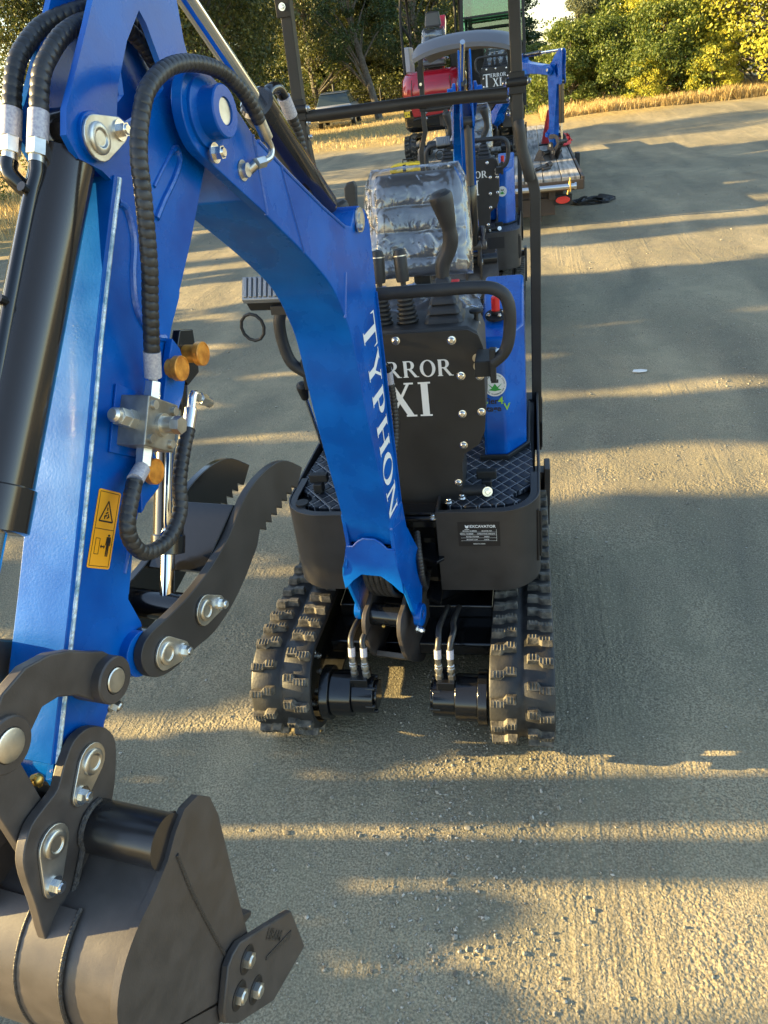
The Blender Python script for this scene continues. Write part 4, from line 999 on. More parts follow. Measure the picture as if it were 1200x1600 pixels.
    if full:
        s = MB()
        text_mesh(s, 'EXCAVATOR', .0135, lambda x, y, h: F(x+.012, y+.024, .0016), 0, .0003)
        for k_, row in enumerate(('MODEL NUMBER         ENGINE NO.', 'SERIAL NUMBER       OPERATING WEIGHT', 'RATED POWER          SPEED', 'BUCKET CAP.            DATE')):
            text_mesh(s, row, .0058, lambda x, y, h: F(x-.004, y+.010-.0105*k_, .0016), 0, .0001)
            for a_, b_ in ((-.056, .054),): s.prism([(a_, .0075-.0105*k_), (b_, .0075-.0105*k_), (b_, .0080-.0105*k_), (a_, .0080-.0105*k_)], .0014, .0016, F)
        text_mesh(s, 'MADE IN CHINA', .005, lambda x, y, h: F(x, y-.037, .0016), 0, .0001)
        s.prism([(.0535, -.025), (.0542, -.025), (.0542, .018), (.0535, .018)], .0014, .0016, F)
        s.prism([(-.042, .034), (-.036, .030), (-.030, .034), (-.031, .025), (-.036, .021), (-.041, .025)], .0014, .0017, F); s.prism([(-.043, .017), (-.029, .017), (-.029, .0185), (-.043, .0185)], .0014, .0017, F)
        s.build('print', 'white', dp, merge=False)
    # mats
    s = MB(); P = [(.14, .418), (.205, .408)]+smooth2([(.30, .418), (.355, .430), (.374, .446), (.352, .462), (.345, .478), (.362, .502), (.400, .535), (.414, .58)], k=3)+[(.408, .74), (.400, .90), (.14, .90)]
    s.prism(P, .653, .672, zm); ma = s.build('foot_mat', 'quilt', root, .004)
    s = MB(); P = [(-.14, .418), (-.21, .408)]+smooth2([(-.27, .414), (-.318, .424), (-.334, .440), (-.318, .46), (-.322, .49), (-.35, .518), (-.372, .54), (-.384, .58)], k=3)+[(-.376, .74), (-.366, .88), (-.14, .90)]
    s.prism(P, .653, .672, zm); s.build('foot_mat', 'quilt', root, .004)
    s = MB()
    for x, a in ((.262, 1), (-.30, 1)):
        s.cut()
        s.box(x-.032, x+.032, .520, .545, .705, .735); s.box(x-.016, x+.016, .50, .535, .675, .71)
    s.cut(); s.cyl((.185, .462, .700), (.262, .462, .700), .018); s.cyl((.262, .462, .700), (.275, .462, .700), .012); s.build('pedal', 'dblack', root, .004)
    s = MB(); s.bolt((.268, .448, .702), (.2, -1, .3), .011, .006); s.build('bolt', 'chrome', root)
    # ---------------- control tower
    cx = .035
    P = [(.155, .655), (.160, .80), (.170, .835), (.215, .865), (.234, .91), (.240, .98), (.240, 1.17), (.228, 1.205), (.20, 1.222)]
    P = [(cx+p, q) for p, q in P]+[(cx-p, q) for p, q in P[::-1]]
    s = MB(); s.prism(P, .450, .456, lambda p, q, h: (p, h, q)); pn = s.build('control_panel', 'panel', root, .0015)
    s = MB(); hb_ = .458; Pc = [(cx+(p-cx)*.985, q if q > 1.1 else q) for p, q in P]
    s.prism([(p, q+(.006 if q > 1.15 else 0)) for p, q in Pc], .459, .66, lambda p, q, h: (p, h, q)); s.build('cowl', 'plastic', root, .012, 35, 3)
    B = [(.028, 1.208), (.188, 1.200), (.262, 1.090), (.262, .978), (.208, 1.093), (.205, .974), (.203, .871), (.179, .741), (-.11, 1.208), (-.16, 1.09), (-.16, .98), (-.10, .741)]
    for x, z in B:
        s = MB(); s.lathe((x, .450, z-.006), (0, -1, 0), [(0, .0125), (.0012, .0125), (.002, .0095), (.006, .0085), (.008, .006)], 20); s.build('bolt', 'chrome', pn)
    s = MB()
    for x, z in ((.257, 1.142), (.258, 1.118)): s.cut(); s.lathe((x, .450, z-.004), (0, -1, 0), [(0, .0135), (.002, .0135), (.002, .007), (.0005, .007), (.0005, .0001)], 20)
    s.build('grommet', 'zinc', pn)
    s = MB(); F = lambda x, y, h: (x, .4500-h-.0004, y)
    kx = .100/word_w('ERRO')
    wt = word_w('TERROR'); k1 = .0485
    serif_word(s, 'ERROR', lambda x, y, h: F(-.052+x*.242/word_w('ERROR')*.985, 1.090+y*.050, h))
    serif_word(s, 'XI', lambda x, y, h: F(-.022+x*.108, .966+y*.108, h))
    serif_word(s, 'T', lambda x, y, h: F(-.168+x*.13, .966+y*.174, h))
    s.build('lettering', 'white', pn, merge=False)
    for x in (-.022, .056): lever(root, x, .53, 1.215, .02 if x < 0 else -.05)
    joystick(root, .162, .56, 1.222); joystick(root, -.125, .56, 1.222)
    s = MB(); s.cyl((.252, .56, 1.20), (.252, .56, 1.222), .007); s.lathe((.252, .56, 1.222), (0, 0, 1), [(0, .006), (.012, .007), (.016, .019), (.022, .020), (.026, .014)], 20); s.build('throttle_knob', 'dblack', root)
    s = MB(); s.cyl((.252, .56, 1.196), (.252, .56, 1.210), .011, seg=6); s.build('nut', 'zinc', root)
    s = MB(); s.box(.13, .205, .80, .86, 1.235, 1.262); s.build('switch_box', 'dblack', root, .003)
    s = MB(); s.box(.155, .185, .797, .83, 1.2625, 1.272); s.build('switch', 'red', root, .002)
    # grab bar
    s = MB(); y = .33
    P = [(.306, 1.165), (.336, 1.190), (.350, 1.225), (.355, 1.28), (.351, 1.325), (.333, 1.352), (.29, 1.366), (.17, 1.368), (.02, 1.368), (-.12, 1.368), (-.20, 1.366), (-.240, 1.355), (-.262, 1.325), (-.268, 1.28), (-.262, 1.225), (-.248, 1.19), (-.215, 1.165)]
    s.tube([(p, y, q) for p, q in P], .0165, 20, .008); gb = s.build('grab_bar', 'plastic', root)
    s = MB()
    for sg, x in ((1, .307), (-1, -.215)):
        s.cut()
        s.box(x-.008, x+.008, y-.012, y+.012, 1.115, 1.205); s.box(min(x, x-sg*.05), max(x, x-sg*.05), y+.013, y+.12, 1.12, 1.165)
    s.build('clamp', 'dblack', gb, .003)
    s = MB(); s.bolt((.315, .345, 1.19), (1, 0, 0), .008, .02); s.build('bolt', 'chrome', gb)
    # ---------------- blue tank cowl on the right
    def cowl(mir=1, ztop=1.0):
        s = MB(); sec = []
        base = [(.245, .735), (.322, .735), (.388, .83), (.388, 1.22), (.245, 1.22)]
        for z, sh, sx in ((.656, 0, 1), (1.02, .030, .985), (1.085, .050, .97)):
            sec.append([((x if x < .25 else .245+(x-.245)*sx)*mir, y+(sh if y < 1 else 0), z+(max(0, (y-.735))*.20 if z > 1.05 else 0)) for x, y in base])
        n = 5; vs = [p for q in sec for p in q]
        s.add(vs, [(k*n+j, k*n+(j+1) % n, (k+1)*n+(j+1) % n, (k+1)*n+j) for k in range(2) for j in range(n)]+[tuple(range(n))[::-1], tuple(range(2*n, 3*n))])
        return s
    tk = cowl().build('tank_cowl', 'blue', root, .012, 30, 3)
    s = MB()
    s.prism([(.230, .720), (.326, .720), (.400, .825), (.402, 1.2), (.392, 1.2), (.390, .832), (.324, .733), (.230, .733)], .6735, .690, zm); s.build('rubber_edge', 'dblack', tk, .003)
    zc = 1.12; c = V((.293, .90, 1.123)); s = MB(); s.cyl(c, c+V((0, -.002, .007)), .036, seg=28); s.cyl(c+V((0, 0, .007)), c+V((0, 0, .022)), .014); fl_ = s.build('filler_flange', 'dblack', tk, .001)
    s = MB(); s.lathe(c+V((0, 0, .018)), (0, 0, 1), [(0, .014), (.045, .014), (.050, .010)], 20); s.build('red_cap', 'red', fl_)
    s = MB()
    for t in range(4): s.cut(); s.bolt(c+V((.027*cos(t*pi/2+.5), .027*sin(t*pi/2+.5), .007)), (0, 0, 1), .005, .004)
    s.build('bolt', 'chrome', fl_)
    # decals on the cowl front (front plane: y = .735 + (z-.656)*.0824)
    FT = lambda x, y, h: (.288+x, .735+(.935+y-.656)*.0824-h-.0006, .935+y)
    s = MB(); s.prism([(.038*cos(t*pi/18), .040*sin(t*pi/18)) for t in range(36)], 0, .0004, FT); de = s.build('round_decal', 'white', tk)
    s = MB(); s.prism([(-.022, -.018), (.0, -.022), (.022, -.018), (.010, -.012), (.024, .004), (.008, -.008), (0, .004), (-.008, -.008), (-.024, .004), (-.010, -.012)], .0006, .0009, FT); s.build('leaf_print', 'green', de)
    s = MB(); s.prism([(-.012, .006), (.012, .006), (.012, .018), (.006, .018), (.006, .012), (-.006, .012), (-.006, .018), (-.012, .018)], .0006, .0009, FT)
    if full:
        for i, ch in enumerate('UNITED STATES * ENVIRONMENTAL PROTECTION AGENCY * '):
            a = pi*.5-i*2*pi/50
            if ch == ' ': continue
            def fz(x, y, h, a=a): xx, yy = x, y+.0295; b = a-pi/2; return FT(xx*cos(b)-yy*sin(b), (xx*sin(b)+yy*cos(b))*1.05, .0008)
            text_mesh(s, ch, .0058, fz, 0, .0001)
    s.build('seal_print', 'ink', de, merge=False)
    if full:
        s = MB(); text_mesh(s, 'Tier', .030, lambda x, y, h: FT(x-.016, y-.066, .0006), 0, .0006); text_mesh(s, 'Stage', .029, lambda x, y, h: FT(x-.012, y-.092, .0006), 0, .0006); s.build('print', 'ink', de, merge=False)
        s = MB(); text_mesh(s, '4', .034, lambda x, y, h: FT(x+.018, y-.066, .0006), 0, .0009); text_mesh(s, 'V', .034, lambda x, y, h: FT(x+.038, y-.088, .0006), 0, .0009)
        s.prism([(-.046, -.082), (-.042, -.086), (-.024, -.060), (-.028, -.058)], .0004, .0006, FT); s.build('print', 'lime', de, merge=False)
    # low engine cover, left side
    s = MB(); s.box(-.384, -.10, .86, 1.36, .655, .80); s.box(-.34, .22, 1.10, 1.42, .655, .96); s.build('engine_cover', 'blue', root, .02, 35, 3)
    s = MB(); s.cyl((-.37, .86, .66), (-.345, .66, .985), .007); ll = s.build('lock_lever', 'rod', root)
    s = MB(); s.lathe((-.348, .68, .95), (.11, -.5, .85), [(0, .013), (.03, .017), (.055, .020), (.068, .018), (.075, .008)], 20); s.build('knob', 'dblack', ll)
    # armrest
    s = MB(); s.prism([(-.185, 1.45), (-.150, 1.45), (-.138, 1.56), (-.145, 1.578), (-.168, 1.575), (-.178, 1.56)], .93, .96, lambda p, q, h: (p, h, q)); s.box(-.17, -.16, .95, .96, 1.0, 1.46); s.build('armrest', 'plastic', root, .006)
    seat(root, .018, 1.12, 1.222, True)
    # ---------------- posts and roof frame
    hz, tz = post
    dz = hz-1.79
    for sg in (-1, 1):
        x0 = .372*sg if sg > 0 else -.385
        P = [(sg*.428, 1.30, .43), (sg*.428, 1.30, 1.44+dz), (sg*.421, 1.30, 1.475+dz), (sg*.400, 1.30, 1.535+dz), (sg*.380, 1.30, 1.60+dz), (x0, 1.30, 1.67+dz), (x0, 1.30, hz)]
        s = MB(); sqtube(s, P, .019, (0, 1, 0), .024); po = s.build('roof_post', 'panel', root, .004)
        s = MB(); sqtube(s, [(x0, 1.30, hz+.006), (x0-.010*sg, 1.30, tz+.18 if canopy > 2.2 else canopy-.05)], .019, (0, 1, 0), .024); s.build('upper_post', 'panel', po, .004)
        s = MB(); s.cyl((x0-.034, 1.268, hz), (x0+.034, 1.268, hz), .013); s.box(x0-.026, x0+.026, 1.268, 1.285, hz-.035, hz+.03); s.cut(); s.box(x0-.024, x0+.024, 1.270, 1.276, tz-.06, tz+.1); s.build('hinge', 'dblack', po, .002)
        s = MB()
        for q in (-1, 1): s.cut(); s.bolt((x0+q*.034, 1.268, hz), (q, 0, 0), .009, .008)
        s.cut(); s.bolt((x0, 1.270, tz-.03), (0, -1, 0), .008, .006); s.cut(); s.bolt((x0-.024*sg, 1.285, hz-.045), (-sg, 0, 0), .008, .008); s.cut(); s.bolt((x0-.024*sg, 1.285, hz-.09), (-sg, 0, 0), .008, .008)
        s.build('bolt', 'chrome', po)
        if sg > 0:
            s = MB(); s.tube([(x0+.004, 1.262, 1.672+dz), (x0+.006, 1.255, 1.655+dz), (sg*.386, 1.255, 1.59+dz), (sg*.404, 1.255, 1.52+dz), (sg*.410, 1.262, 1.49+dz)], .019, 16, .01); s.build('brace_tube', 'panel', po)
            s = MB(); s.box(.445, .450, 1.26, 1.36, .45, .56); s.box(.395, .450, 1.28, 1.30, .56, .66); s.build('post_bracket', 'dblack', po, .002)
    s = MB(); s.tube([(-.372, 1.29, hz-.026), (-.2, 1.29, hz-.026), (.1, 1.29, hz-.024), (.34, 1.29, hz-.03)], .0195, 18, .03); s.build('crossbar', 'panel', root)
    if not cab:
        s = MB(); vs = []; nx, ny = 16, 14
        for side in (0, 1):
            for j in range(ny+1):
                for i in range(nx+1):
                    u = i/nx*2-1; v = j/ny*2-1; x = u*(.44 if canopy > 2.2 else .39)*(1-.06*v**6)+(0 if canopy > 2.2 else .03); yy = 1.08+v*.62*(1-.06*u**6)
                    z = canopy+.06-.06*abs(u)**2.4-.055*abs(v)**4-(.028 if max(abs(u), abs(v)) > .99 else 0)-side*.03
                    vs.append((x, yy, z))
        k = (nx+1)*(ny+1); fs = []
        for side in (0, 1):
            for j in range(ny):
                for i in range(nx): a = side*k+j*(nx+1)+i; fs.append((a, a+1, a+nx+2, a+nx+1))
        for i in range(nx): fs.append((i, i+1, k+i+1, k+i)); a = ny*(nx+1)+i; fs.append((a, a+1, k+a+1, k+a))
        for j in range(ny): a = j*(nx+1); fs.append((a, a+nx+1, k+a+nx+1, k+a)); a += nx; fs.append((a, a+nx+1, k+a+nx+1, k+a))
        s.add(vs, fs); s.build('canopy_roof', 'roof', root, 0, 50)
    else:
        s = MB()
        for x in (-.46, .46):
            for y in (.52, 1.42): sqtube(s, [(x, y, .66), (x, y, 1.5), (x*.96, y*(1.02 if y < 1 else .99), 2.28)], .022)
        for z in (.70, 1.5, 2.26):
            for x in (-.455, .455): s.box(x-.018, x+.018, .52, 1.42, z-.02, z+.02)
        for y in (.53, 1.41): s.box(-.45, .45, y-.018, y+.018, 2.24, 2.28); s.box(-.45, .45, y-.015, y+.015, 1.88, 1.91)
        s.box(-.48, .48, .48, 1.46, 2.28, 2.33); s.box(-.46, .46, 1.40, 1.43, .66, 1.5); cb = s.build('cab', 'dblack', root, .006)
        s = MB(); s.box(-.44, .44, .525, .531, 1.91, 2.24); s.build('windscreen', 'cabglass', cb)
        s = MB(); s.box(-.44, .44, 1.41, 1.416, 1.5, 2.24); s.build('rear_window', 'cabglass', cb)
        for x in (-.455, .455): s = MB(); s.box(x-.003, x+.003, .55, 1.40, 1.52, 2.24); s.build('side_window', 'cabglass', cb)
    arm(root, az, foot, dd, db, full, flip, bb)
    return root

ex1 = excavator('foreground blue excavator with open thumb and lettered boom, parked on the gravel nearest the camera', (0, 0, 0), 0)
ex2 = excavator('blue excavator under a grey canopy, on the gravel between foreground excavator and trailer', (-.10, 4.33, 0), radians(0), az=-7, foot=(.02, .193), dd=-.53, bb=-.17, full=False, post=(1.60, 1.80), canopy=2.03, flip=True)
ex3 = excavator('blue excavator with glazed cab, arm out to the side, standing on the trailer', (-.10, 11.15, .585), 0, az=-40, dd=.0, bb=-.70, full=False, cab=True)

# ================================================================== RED EXCAVATOR (seen from behind, on the trailer)
def red_excavator(loc):
    root = empty('mini_excavator', loc); tag(root, 'red excavator seen from behind on the left of the trailer, under a small canopy', 'excavator')
    for x, sg in ((-.39, -1), (.39, 1)): track(root, x, sg, False)
    def loft(secs, nm, m, par=root, bev=.03):
        s = MB(); n = len(secs[0]); s.add([p for q in secs for p in q], [(k*n+j, k*n+(j+1) % n, (k+1)*n+(j+1) % n, (k+1)*n+j) for k in range(len(secs)-1) for j in range(n)]+[tuple(range(n))[::-1], tuple(range((len(secs)-1)*n, len(secs)*n))])
        return s.build(nm, m, par, bev, 30, 3)
    def ring(z, w_, yf, r=.16): return [(-w_, 1.25, z), (-w_, yf+r, z), (-w_+.04, yf+r*.45, z), (-w_+r, yf, z), (w_-r, yf, z), (w_-.04, yf+r*.45, z), (w_, yf+r, z), (w_, 1.25, z)]
    loft([ring(.40, .42, .10), ring(.46, .46, .03), ring(.70, .47, .0), ring(.86, .465, .03)], 'counterweight', 'black')
    h = loft([ring(.862, .47, .03), ring(.98, .475, .015), ring(1.12, .46, .06), ring(1.20, .42, .14), ring(1.225, .36, .24)], 'engine_hood', 'redp')
    loft([[(-.30, -.004, .62), (-.36, -.014, .86), (.36, -.014, .86), (.30, -.004, .62)], [(-.28, .03, .62), (-.33, .03, .86), (.33, .03, .86), (.28, .03, .62)]], 'lower_hood', 'redp', h, .008)
    s = MB(); s.tube([(-.29, .012, 1.12), (-.30, -.0, 1.0), (-.30, .0, .9)], .006, 8); s.cut(); s.tube([(.29, .012, 1.12), (.30, -.0, 1.0), (.30, .0, .9)], .006, 8); s.build('panel_seam', 'ink', h)
    s = MB(); s.tube([(-.30, -.02, .58), (-.2, -.045, .60), (.1, -.045, .62), (.30, -.02, .64)], .014, 10); s.build('rail', 'dblack', root)
    s = MB(); s.box(-.435, -.35, -.012, -.002, .63, .71); w_ = s.build('warning_label', 'toolbox', root)
    s = MB(); s.prism([(-.425, .645), (-.40, .645), (-.412, .69)], -.014, -.0125, lambda a, b, c: (a, c, b)); s.box(-.385, -.36, -.0145, -.0125, .66, .675); s.build('print', 'ink', w_)
    s = MB(); s.box(.10, .17, .006, .016, .47, .61); s.build('tan_strip', 'iron', root)
    # floor, seat, consoles
    s = MB(); s.box(-.44, .44, .25, 1.3, 1.00, 1.10); s.build('platform', 'dblack', root, .01)
    st = seat(root, .03, .55, 1.42, True)
    s = MB(); s.prism([(-.10, 1.78), (.16, 1.78), (.13, 1.98), (-.07, 1.98)], .56, .64, lambda a, b, c: (a, c, b)); s.build('headrest', 'cushion', st, .03)
    for x in (-.40, .33): s = MB(); s.box(x-.055, x+.055, .45, .95, 1.22, 1.56); s.build('side_console', 'label' if x < 0 else 'dblack', root, .02)
    # canopy
    for x in (-.42, .40):
        s = MB(); s.tube([(x, .30, 1.20), (x, .30, 1.9), (x+.03*(1 if x < 0 else -1), .33, 2.22)], .022, 12, .08); s.build('roof_post', 'dblack', root)
        s = MB(); s.tube([(x, 1.25, 1.1), (x, 1.20, 1.9), (x, 1.1, 2.22)], .022, 12, .08); s.build('roof_post', 'dblack', root)
    s = MB(); s.tube([(-.42, .30, 1.85), (-.34, .36, 1.72), (-.30, .42, 1.60)], .02, 10); s.build('grab_handle', 'dblack', root)
    loft([[(-.52, .10, 2.21), (-.52, 1.5, 2.21), (.5, 1.5, 2.21), (.5, .10, 2.21)], [(-.52, .10, 2.26), (-.52, 1.5, 2.26), (.5, 1.5, 2.26), (.5, .10, 2.26)], [(-.40, .25, 2.31), (-.40, 1.35, 2.31), (.38, 1.35, 2.31), (.38, .25, 2.31)]], 'canopy_roof', 'roof', root, .02)
    s = MB(); s.prism([(.0, .35), (.09, .35), (.09, 1.6), (.0, 1.6)], 1.35, 1.45, lambda a, b, c: (a, c, b)); s.prism([(1.45, 1.3), (2.1, 2.0), (2.2, 1.9), (1.55, 1.2)], .0, .09, lambda a, b, c: (c, a, b)); s.build('boom', 'redp', root, .01)
    return root
rx = red_excavator((-1.12, 12.0, .585)); rx.scale = (1.06, 1.06, 1.06)

# ================================================================== TRAILER and what lies on it
tr = empty('flatbed_trailer', (0, 0, 0)); tag(tr, 'flatbed trailer with weathered plank deck, chrome rear bar and red tail lamp', 'trailer')
DX0, DX1, DY0, DY1, DZ = -1.62, 1.02, 8.30, 17.0, .58
s = MB()
nb = 12
for i in range(nb):
    x0 = DX0+(DX1-DX0)*i/nb; x1 = DX0+(DX1-DX0)*(i+1)/nb-.010
    s.box(x0, x1, DY0+random.uniform(0, .02)+(.10 if False else 0), DY1, DZ-.045, DZ+random.uniform(-.003, .003))
s.build('deck_planks', 'deck', tr, .004)
s = MB(); s.box(DX0-.03, DX1+.03, DY0-.05, DY0-.005, DZ-.14, DZ-.03); s.box(DX0-.04, DX0-.005, DY0, DY1, DZ-.14, DZ-.002); s.box(DX1+.005, DX1+.04, DY0, DY1, DZ-.14, DZ-.002)
s.box(DX0+.3, DX0+.38, DY0, DY1+.8, DZ-.24, DZ-.05); s.box(DX1-.38, DX1-.30, DY0, DY1+.8, DZ-.24, DZ-.05); s.build('frame', 'iron', tr, .006)
s = MB(); s.box(DX1+.04, DX1+.10, 10.3, 10.5, DZ-.12, DZ+.05); s.box(DX1+.04, DX1+.10, 13.3, 13.5, DZ-.12, DZ+.05); s.build('stake_pocket', 'dblack', tr, .005)
s = MB(); s.cyl((DX0+.1, DY0-.12, DZ-.085), (DX1-.08, DY0-.12, DZ-.085), .030, seg=20); s.cyl((DX1-.08, DY0-.12, DZ-.085), (DX1-.06, DY0-.12, DZ-.085), .04); s.build('rear_bar', 'galv', tr)
s = MB(); s.cyl((DX1-.16, DY0-.13, DZ-.17), (DX1-.13, DY0-.13, DZ+.01), .010); s.tube([(DX1-.13, DY0-.16, DZ-.03), (DX1-.13, DY0-.16, DZ-.14)], .008, 8); s.build('latch_pin', 'brass', tr)
s = MB(); s.box(.30, .72, DY0+.04, DY0+.10, .16, .36); s.box(.42, .56, DY0-.0, DY0+.04, .10, .16); s.box(DX0+.2, DX1-.2, DY0+.10, DY0+.18, .28, .46); s.build('bumper_bracket', 'iron', tr, .006)
s = MB()
for t_ in range(1): s.add([(.81+.085*cos(a*pi/12), DY0+.02+(-.018 if k_ else 0), .33+.042*sin(a*pi/12)) for k_ in (0, 1) for a in range(24)], [tuple(range(24, 48))]+[(a, (a+1) % 24, 24+(a+1) % 24, 24+a) for a in range(24)])
s.build('tail_lamp', 'tail', tr, .004)
s = MB(); s.box(.70, .92, DY0+.025, DY0+.06, .27, .39); s.build('lamp_mount', 'dblack', tr, .01)
for y in (13.2, 14.1):
    for sg in (-1, 1):
        x = -.3+sg*1.12; s = MB(); s.lathe((x-.1, y, .36), (1, 0, 0), [(0, .24), (.02, .34), (.06, .36), (.16, .36), (.2, .34), (.2, .2)], 28); wl = s.build('wheel', 'tyre', tr); s = MB(); s.cyl((x-.09, y, .36), (x+.105, y, .36), .19, seg=24); s.build('rim', 'galv', wl)
s = MB(); s.tube([(.74+.055*cos(radians(t)), 10.40, DZ+.004+.075*sin(radians(t))) for t in range(0, 181, 20)], .010, 10); s.box(.67, .81, 10.37, 10.43, DZ+.001, DZ+.008); s.build('tie_down_ring', 'iron', tr)
# binder, straps, cone, yellow tool case, black straps
s = MB(); s.tube([(.50, 9.15, DZ+.02), (.58, 9.28, DZ+.03), (.66, 9.38, DZ+.035)], .022, 10); s.tube([(.44, 9.05, DZ+.015), (.55, 9.22, DZ+.02)], .012, 8); s.cyl((.64, 9.35, DZ+.03), (.69, 9.42, DZ+.04), .036); s.tube([(.58, 9.12, DZ+.02), (.68, 9.22, DZ+.02)], .018, 10)
tag(s.build('load_binder', 'iron'), 'rusty load binder lying on the deck planks near the chrome rear bar', 'load binder')
def heap(c, rx, ry, rz, n, wd, m, seed, nm, lab, cat):
    rnd = random.Random(seed); s = MB()
    for k_ in range(n):
        P = []; a = rnd.uniform(0, 6.3)
        for i in range(9):
            a += rnd.uniform(.3, 1.1); r = rnd.uniform(.35, 1)
            P.append(V((c[0]+rx*r*cos(a), c[1]+ry*r*sin(a), c[2]+wd*.4+rz*rnd.random()*(1.1-r))))
        P = resample(P, .04); F = frames(P); vs = []
        tw = rnd.uniform(0, 3)
        for i, (p_, (t, x, y)) in enumerate(zip(P, F)):
            d = x*cos(tw+i*.08)+y*sin(tw+i*.08); e = t.cross(d)
            for q in ((-1, -1), (1, -1), (1, 1), (-1, 1)): v = p_+d*wd*q[0]*.5+e*.003*q[1]; v.z = max(v.z, c[2]+.003); vs.append(v)
        nn = len(P); s.add(vs, [(i*4+j, i*4+(j+1) % 4, (i+1)*4+(j+1) % 4, (i+1)*4+j) for i in range(nn-1) for j in range(4)]+[(0, 1, 2, 3), tuple((nn-1)*4+j for j in range(4))])
    return tag(s.build(nm, m), lab, cat)
heap((.95, 12.3, DZ), .16, .5, .22, 7, .05, 'strap', 3, 'ratchet_strap', 'heap of red ratchet straps spilling over the right edge of the trailer deck', 'strap')
heap((1.32, 9.9, 0), .34, .22, .10, 6, .06, 'bstrap', 8, 'ratchet_strap', 'black ratchet straps in a heap on the gravel beside the red tail lamp', 'strap')
t = empty('traffic_cone', (.74, 12.6, DZ)); tag(t, 'small red cone standing on the trailer behind the cab excavator bucket', 'cone')
s = MB(); s.lathe((0, 0, .01), (0, 0, 1), [(0, .13), (.02, .12), (.50, .025), (.505, .001)], 24); s.build('cone_body', 'strap', t); s = MB(); s.box(-.16, .16, -.16, .16, .0, .02); s.build('base', 'dblack', t, .004)
t = empty('tool_case', (-1.42, 10.75, DZ)); tag(t, 'yellow tool case with black carry handle on the rear left of the trailer', 'tool case')
s = MB(); s.prism([(-.26, 0), (.26, 0), (.27, .04), (.25, .10), (.12, .12), (-.14, .12), (-.25, .10), (-.27, .04)], -.13, .13, lambda a, b, c: (a, c, b)); s.build('case_body', 'toolbox', t, .015)
s = MB(); s.tube([(-.07, 0, .115), (-.07, 0, .165), (.10, 0, .17), (.10, 0, .115)], .012, 8); s.build('handle', 'dblack', t)
s = MB(); s.box(-.06, -.01, -.135, -.128, .01, .11); s.build('latch', 'dblack', t, .002)
t = empty('bottle', (-1.30, 11.6, DZ)); tag(t, 'pale grey jug beside the red excavator track on the trailer', 'jug')
s = MB(); s.lathe((0, 0, 0), (.1, 0, 1), [(0, .07), (.02, .08), (.2, .08), (.26, .03), (.30, .03)], 16); s.build('jug_body', 'cushion', t); s = MB(); s.cyl((.03, 0, .30), (.033, 0, .33), .034); s.build('cap', 'red', t)
# scrap on the ground
s = MB(); s.prism([(1.06, 3.24), (1.10, 3.225), (1.145, 3.23), (1.155, 3.255), (1.12, 3.275), (1.07, 3.275)], .006, .012, lambda a, b, c: (a, b, c+.02*(a-1.06))); tag(s.build('paper_scrap', 'paper', None, .002), 'pale scrap of paper lying alone on the gravel drive', 'scrap')

# ================================================================== PARKED CAR
def car(loc, rz):
    root = empty('parked_car', loc, rz); tag(root, 'silver grey car parked by the far gate under the trees', 'car')
    def sec(y, w0, w1, zb, zw, zr, wr): return [(-w0, y, zb), (-w1, y, zb+.25), (-w1, y, zw), (-wr, y, zr), (wr, y, zr), (w1, y, zw), (w1, y, zb+.25), (w0, y, zb)]
    def loft(S, nm, m, par, bev): s = MB(); n = len(S[0]); s.add([p for q in S for p in q], [(k*n+j, k*n+(j+1) % n, (k+1)*n+(j+1) % n, (k+1)*n+j) for k in range(len(S)-1) for j in range(n)]+[tuple(range(n))[::-1], tuple(range((len(S)-1)*n, len(S)*n))]); return s.build(nm, m, par, bev, 30, 3)
    b = loft([sec(0, .80, .86, .35, .85, .93, .80), sec(.12, .84, .93, .28, .92, 1.0, .84), sec(1.0, .86, .95, .25, .95, 1.0, .86), sec(3.2, .86, .95, .25, .95, 1.0, .86), sec(4.3, .84, .92, .28, .80, .86, .80), sec(4.55, .78, .84, .35, .68, .74, .7)], 'body', 'carp', root, .05)
    loft([[(-.84, .15, .98), (-.66, .45, 1.48), (.66, .45, 1.48), (.84, .15, .98)], [(-.85, 1.2, .98), (-.68, 1.2, 1.53), (.68, 1.2, 1.53), (.85, 1.2, .98)], [(-.85, 2.6, .98), (-.66, 2.3, 1.50), (.66, 2.3, 1.50), (.85, 2.6, .98)], [(-.84, 3.3, .98), (-.80, 3.2, 1.02), (.80, 3.2, 1.02), (.84, 3.3, .98)]], 'glasshouse', 'cglass', root, .03)
    loft([[(-.67, .42, 1.485), (.67, .42, 1.485)][:1]+[(-.60, .42, 1.52), (.60, .42, 1.52), (.67, .42, 1.485)], [(-.69, 1.2, 1.53), (-.62, 1.2, 1.57), (.62, 1.2, 1.57), (.69, 1.2, 1.53)], [(-.67, 2.3, 1.50), (-.6, 2.3, 1.54), (.6, 2.3, 1.54), (.67, 2.3, 1.50)]], 'roof', 'carp', root, .01)
    for sg in (-1, 1):
        s = MB(); s.box(sg*.83-.07, sg*.83+.07, -.015, .10, .72, .88); s.build('tail_lamp', 'tail', root, .02)
        s = MB(); s.box(sg*.98-.06, sg*.98+.06, 2.6, 2.75, 1.0, 1.12); s.build('mirror', 'dblack', root, .02)
        for y in (.85, 3.6):
            s = MB(); s.lathe((sg*.74, y, .33), (sg, 0, 0), [(0, .25), (.02, .32), (.18, .32), (.21, .29), (.21, .2)], 28); w_ = s.build('wheel', 'tyre', root)
            s = MB(); s.cyl((sg*.94, y, .33), (sg*.953, y, .33), .2, seg=20); s.build('rim', 'galv', w_)
    s = MB(); s.box(-.82, .82, -.03, .1, .36, .56); s.build('bumper', 'dblack', root, .03)
    s = MB(); s.box(-.26, .26, -.035, -.028, .62, .74); s.build('licence_plate', 'label', root, .004)
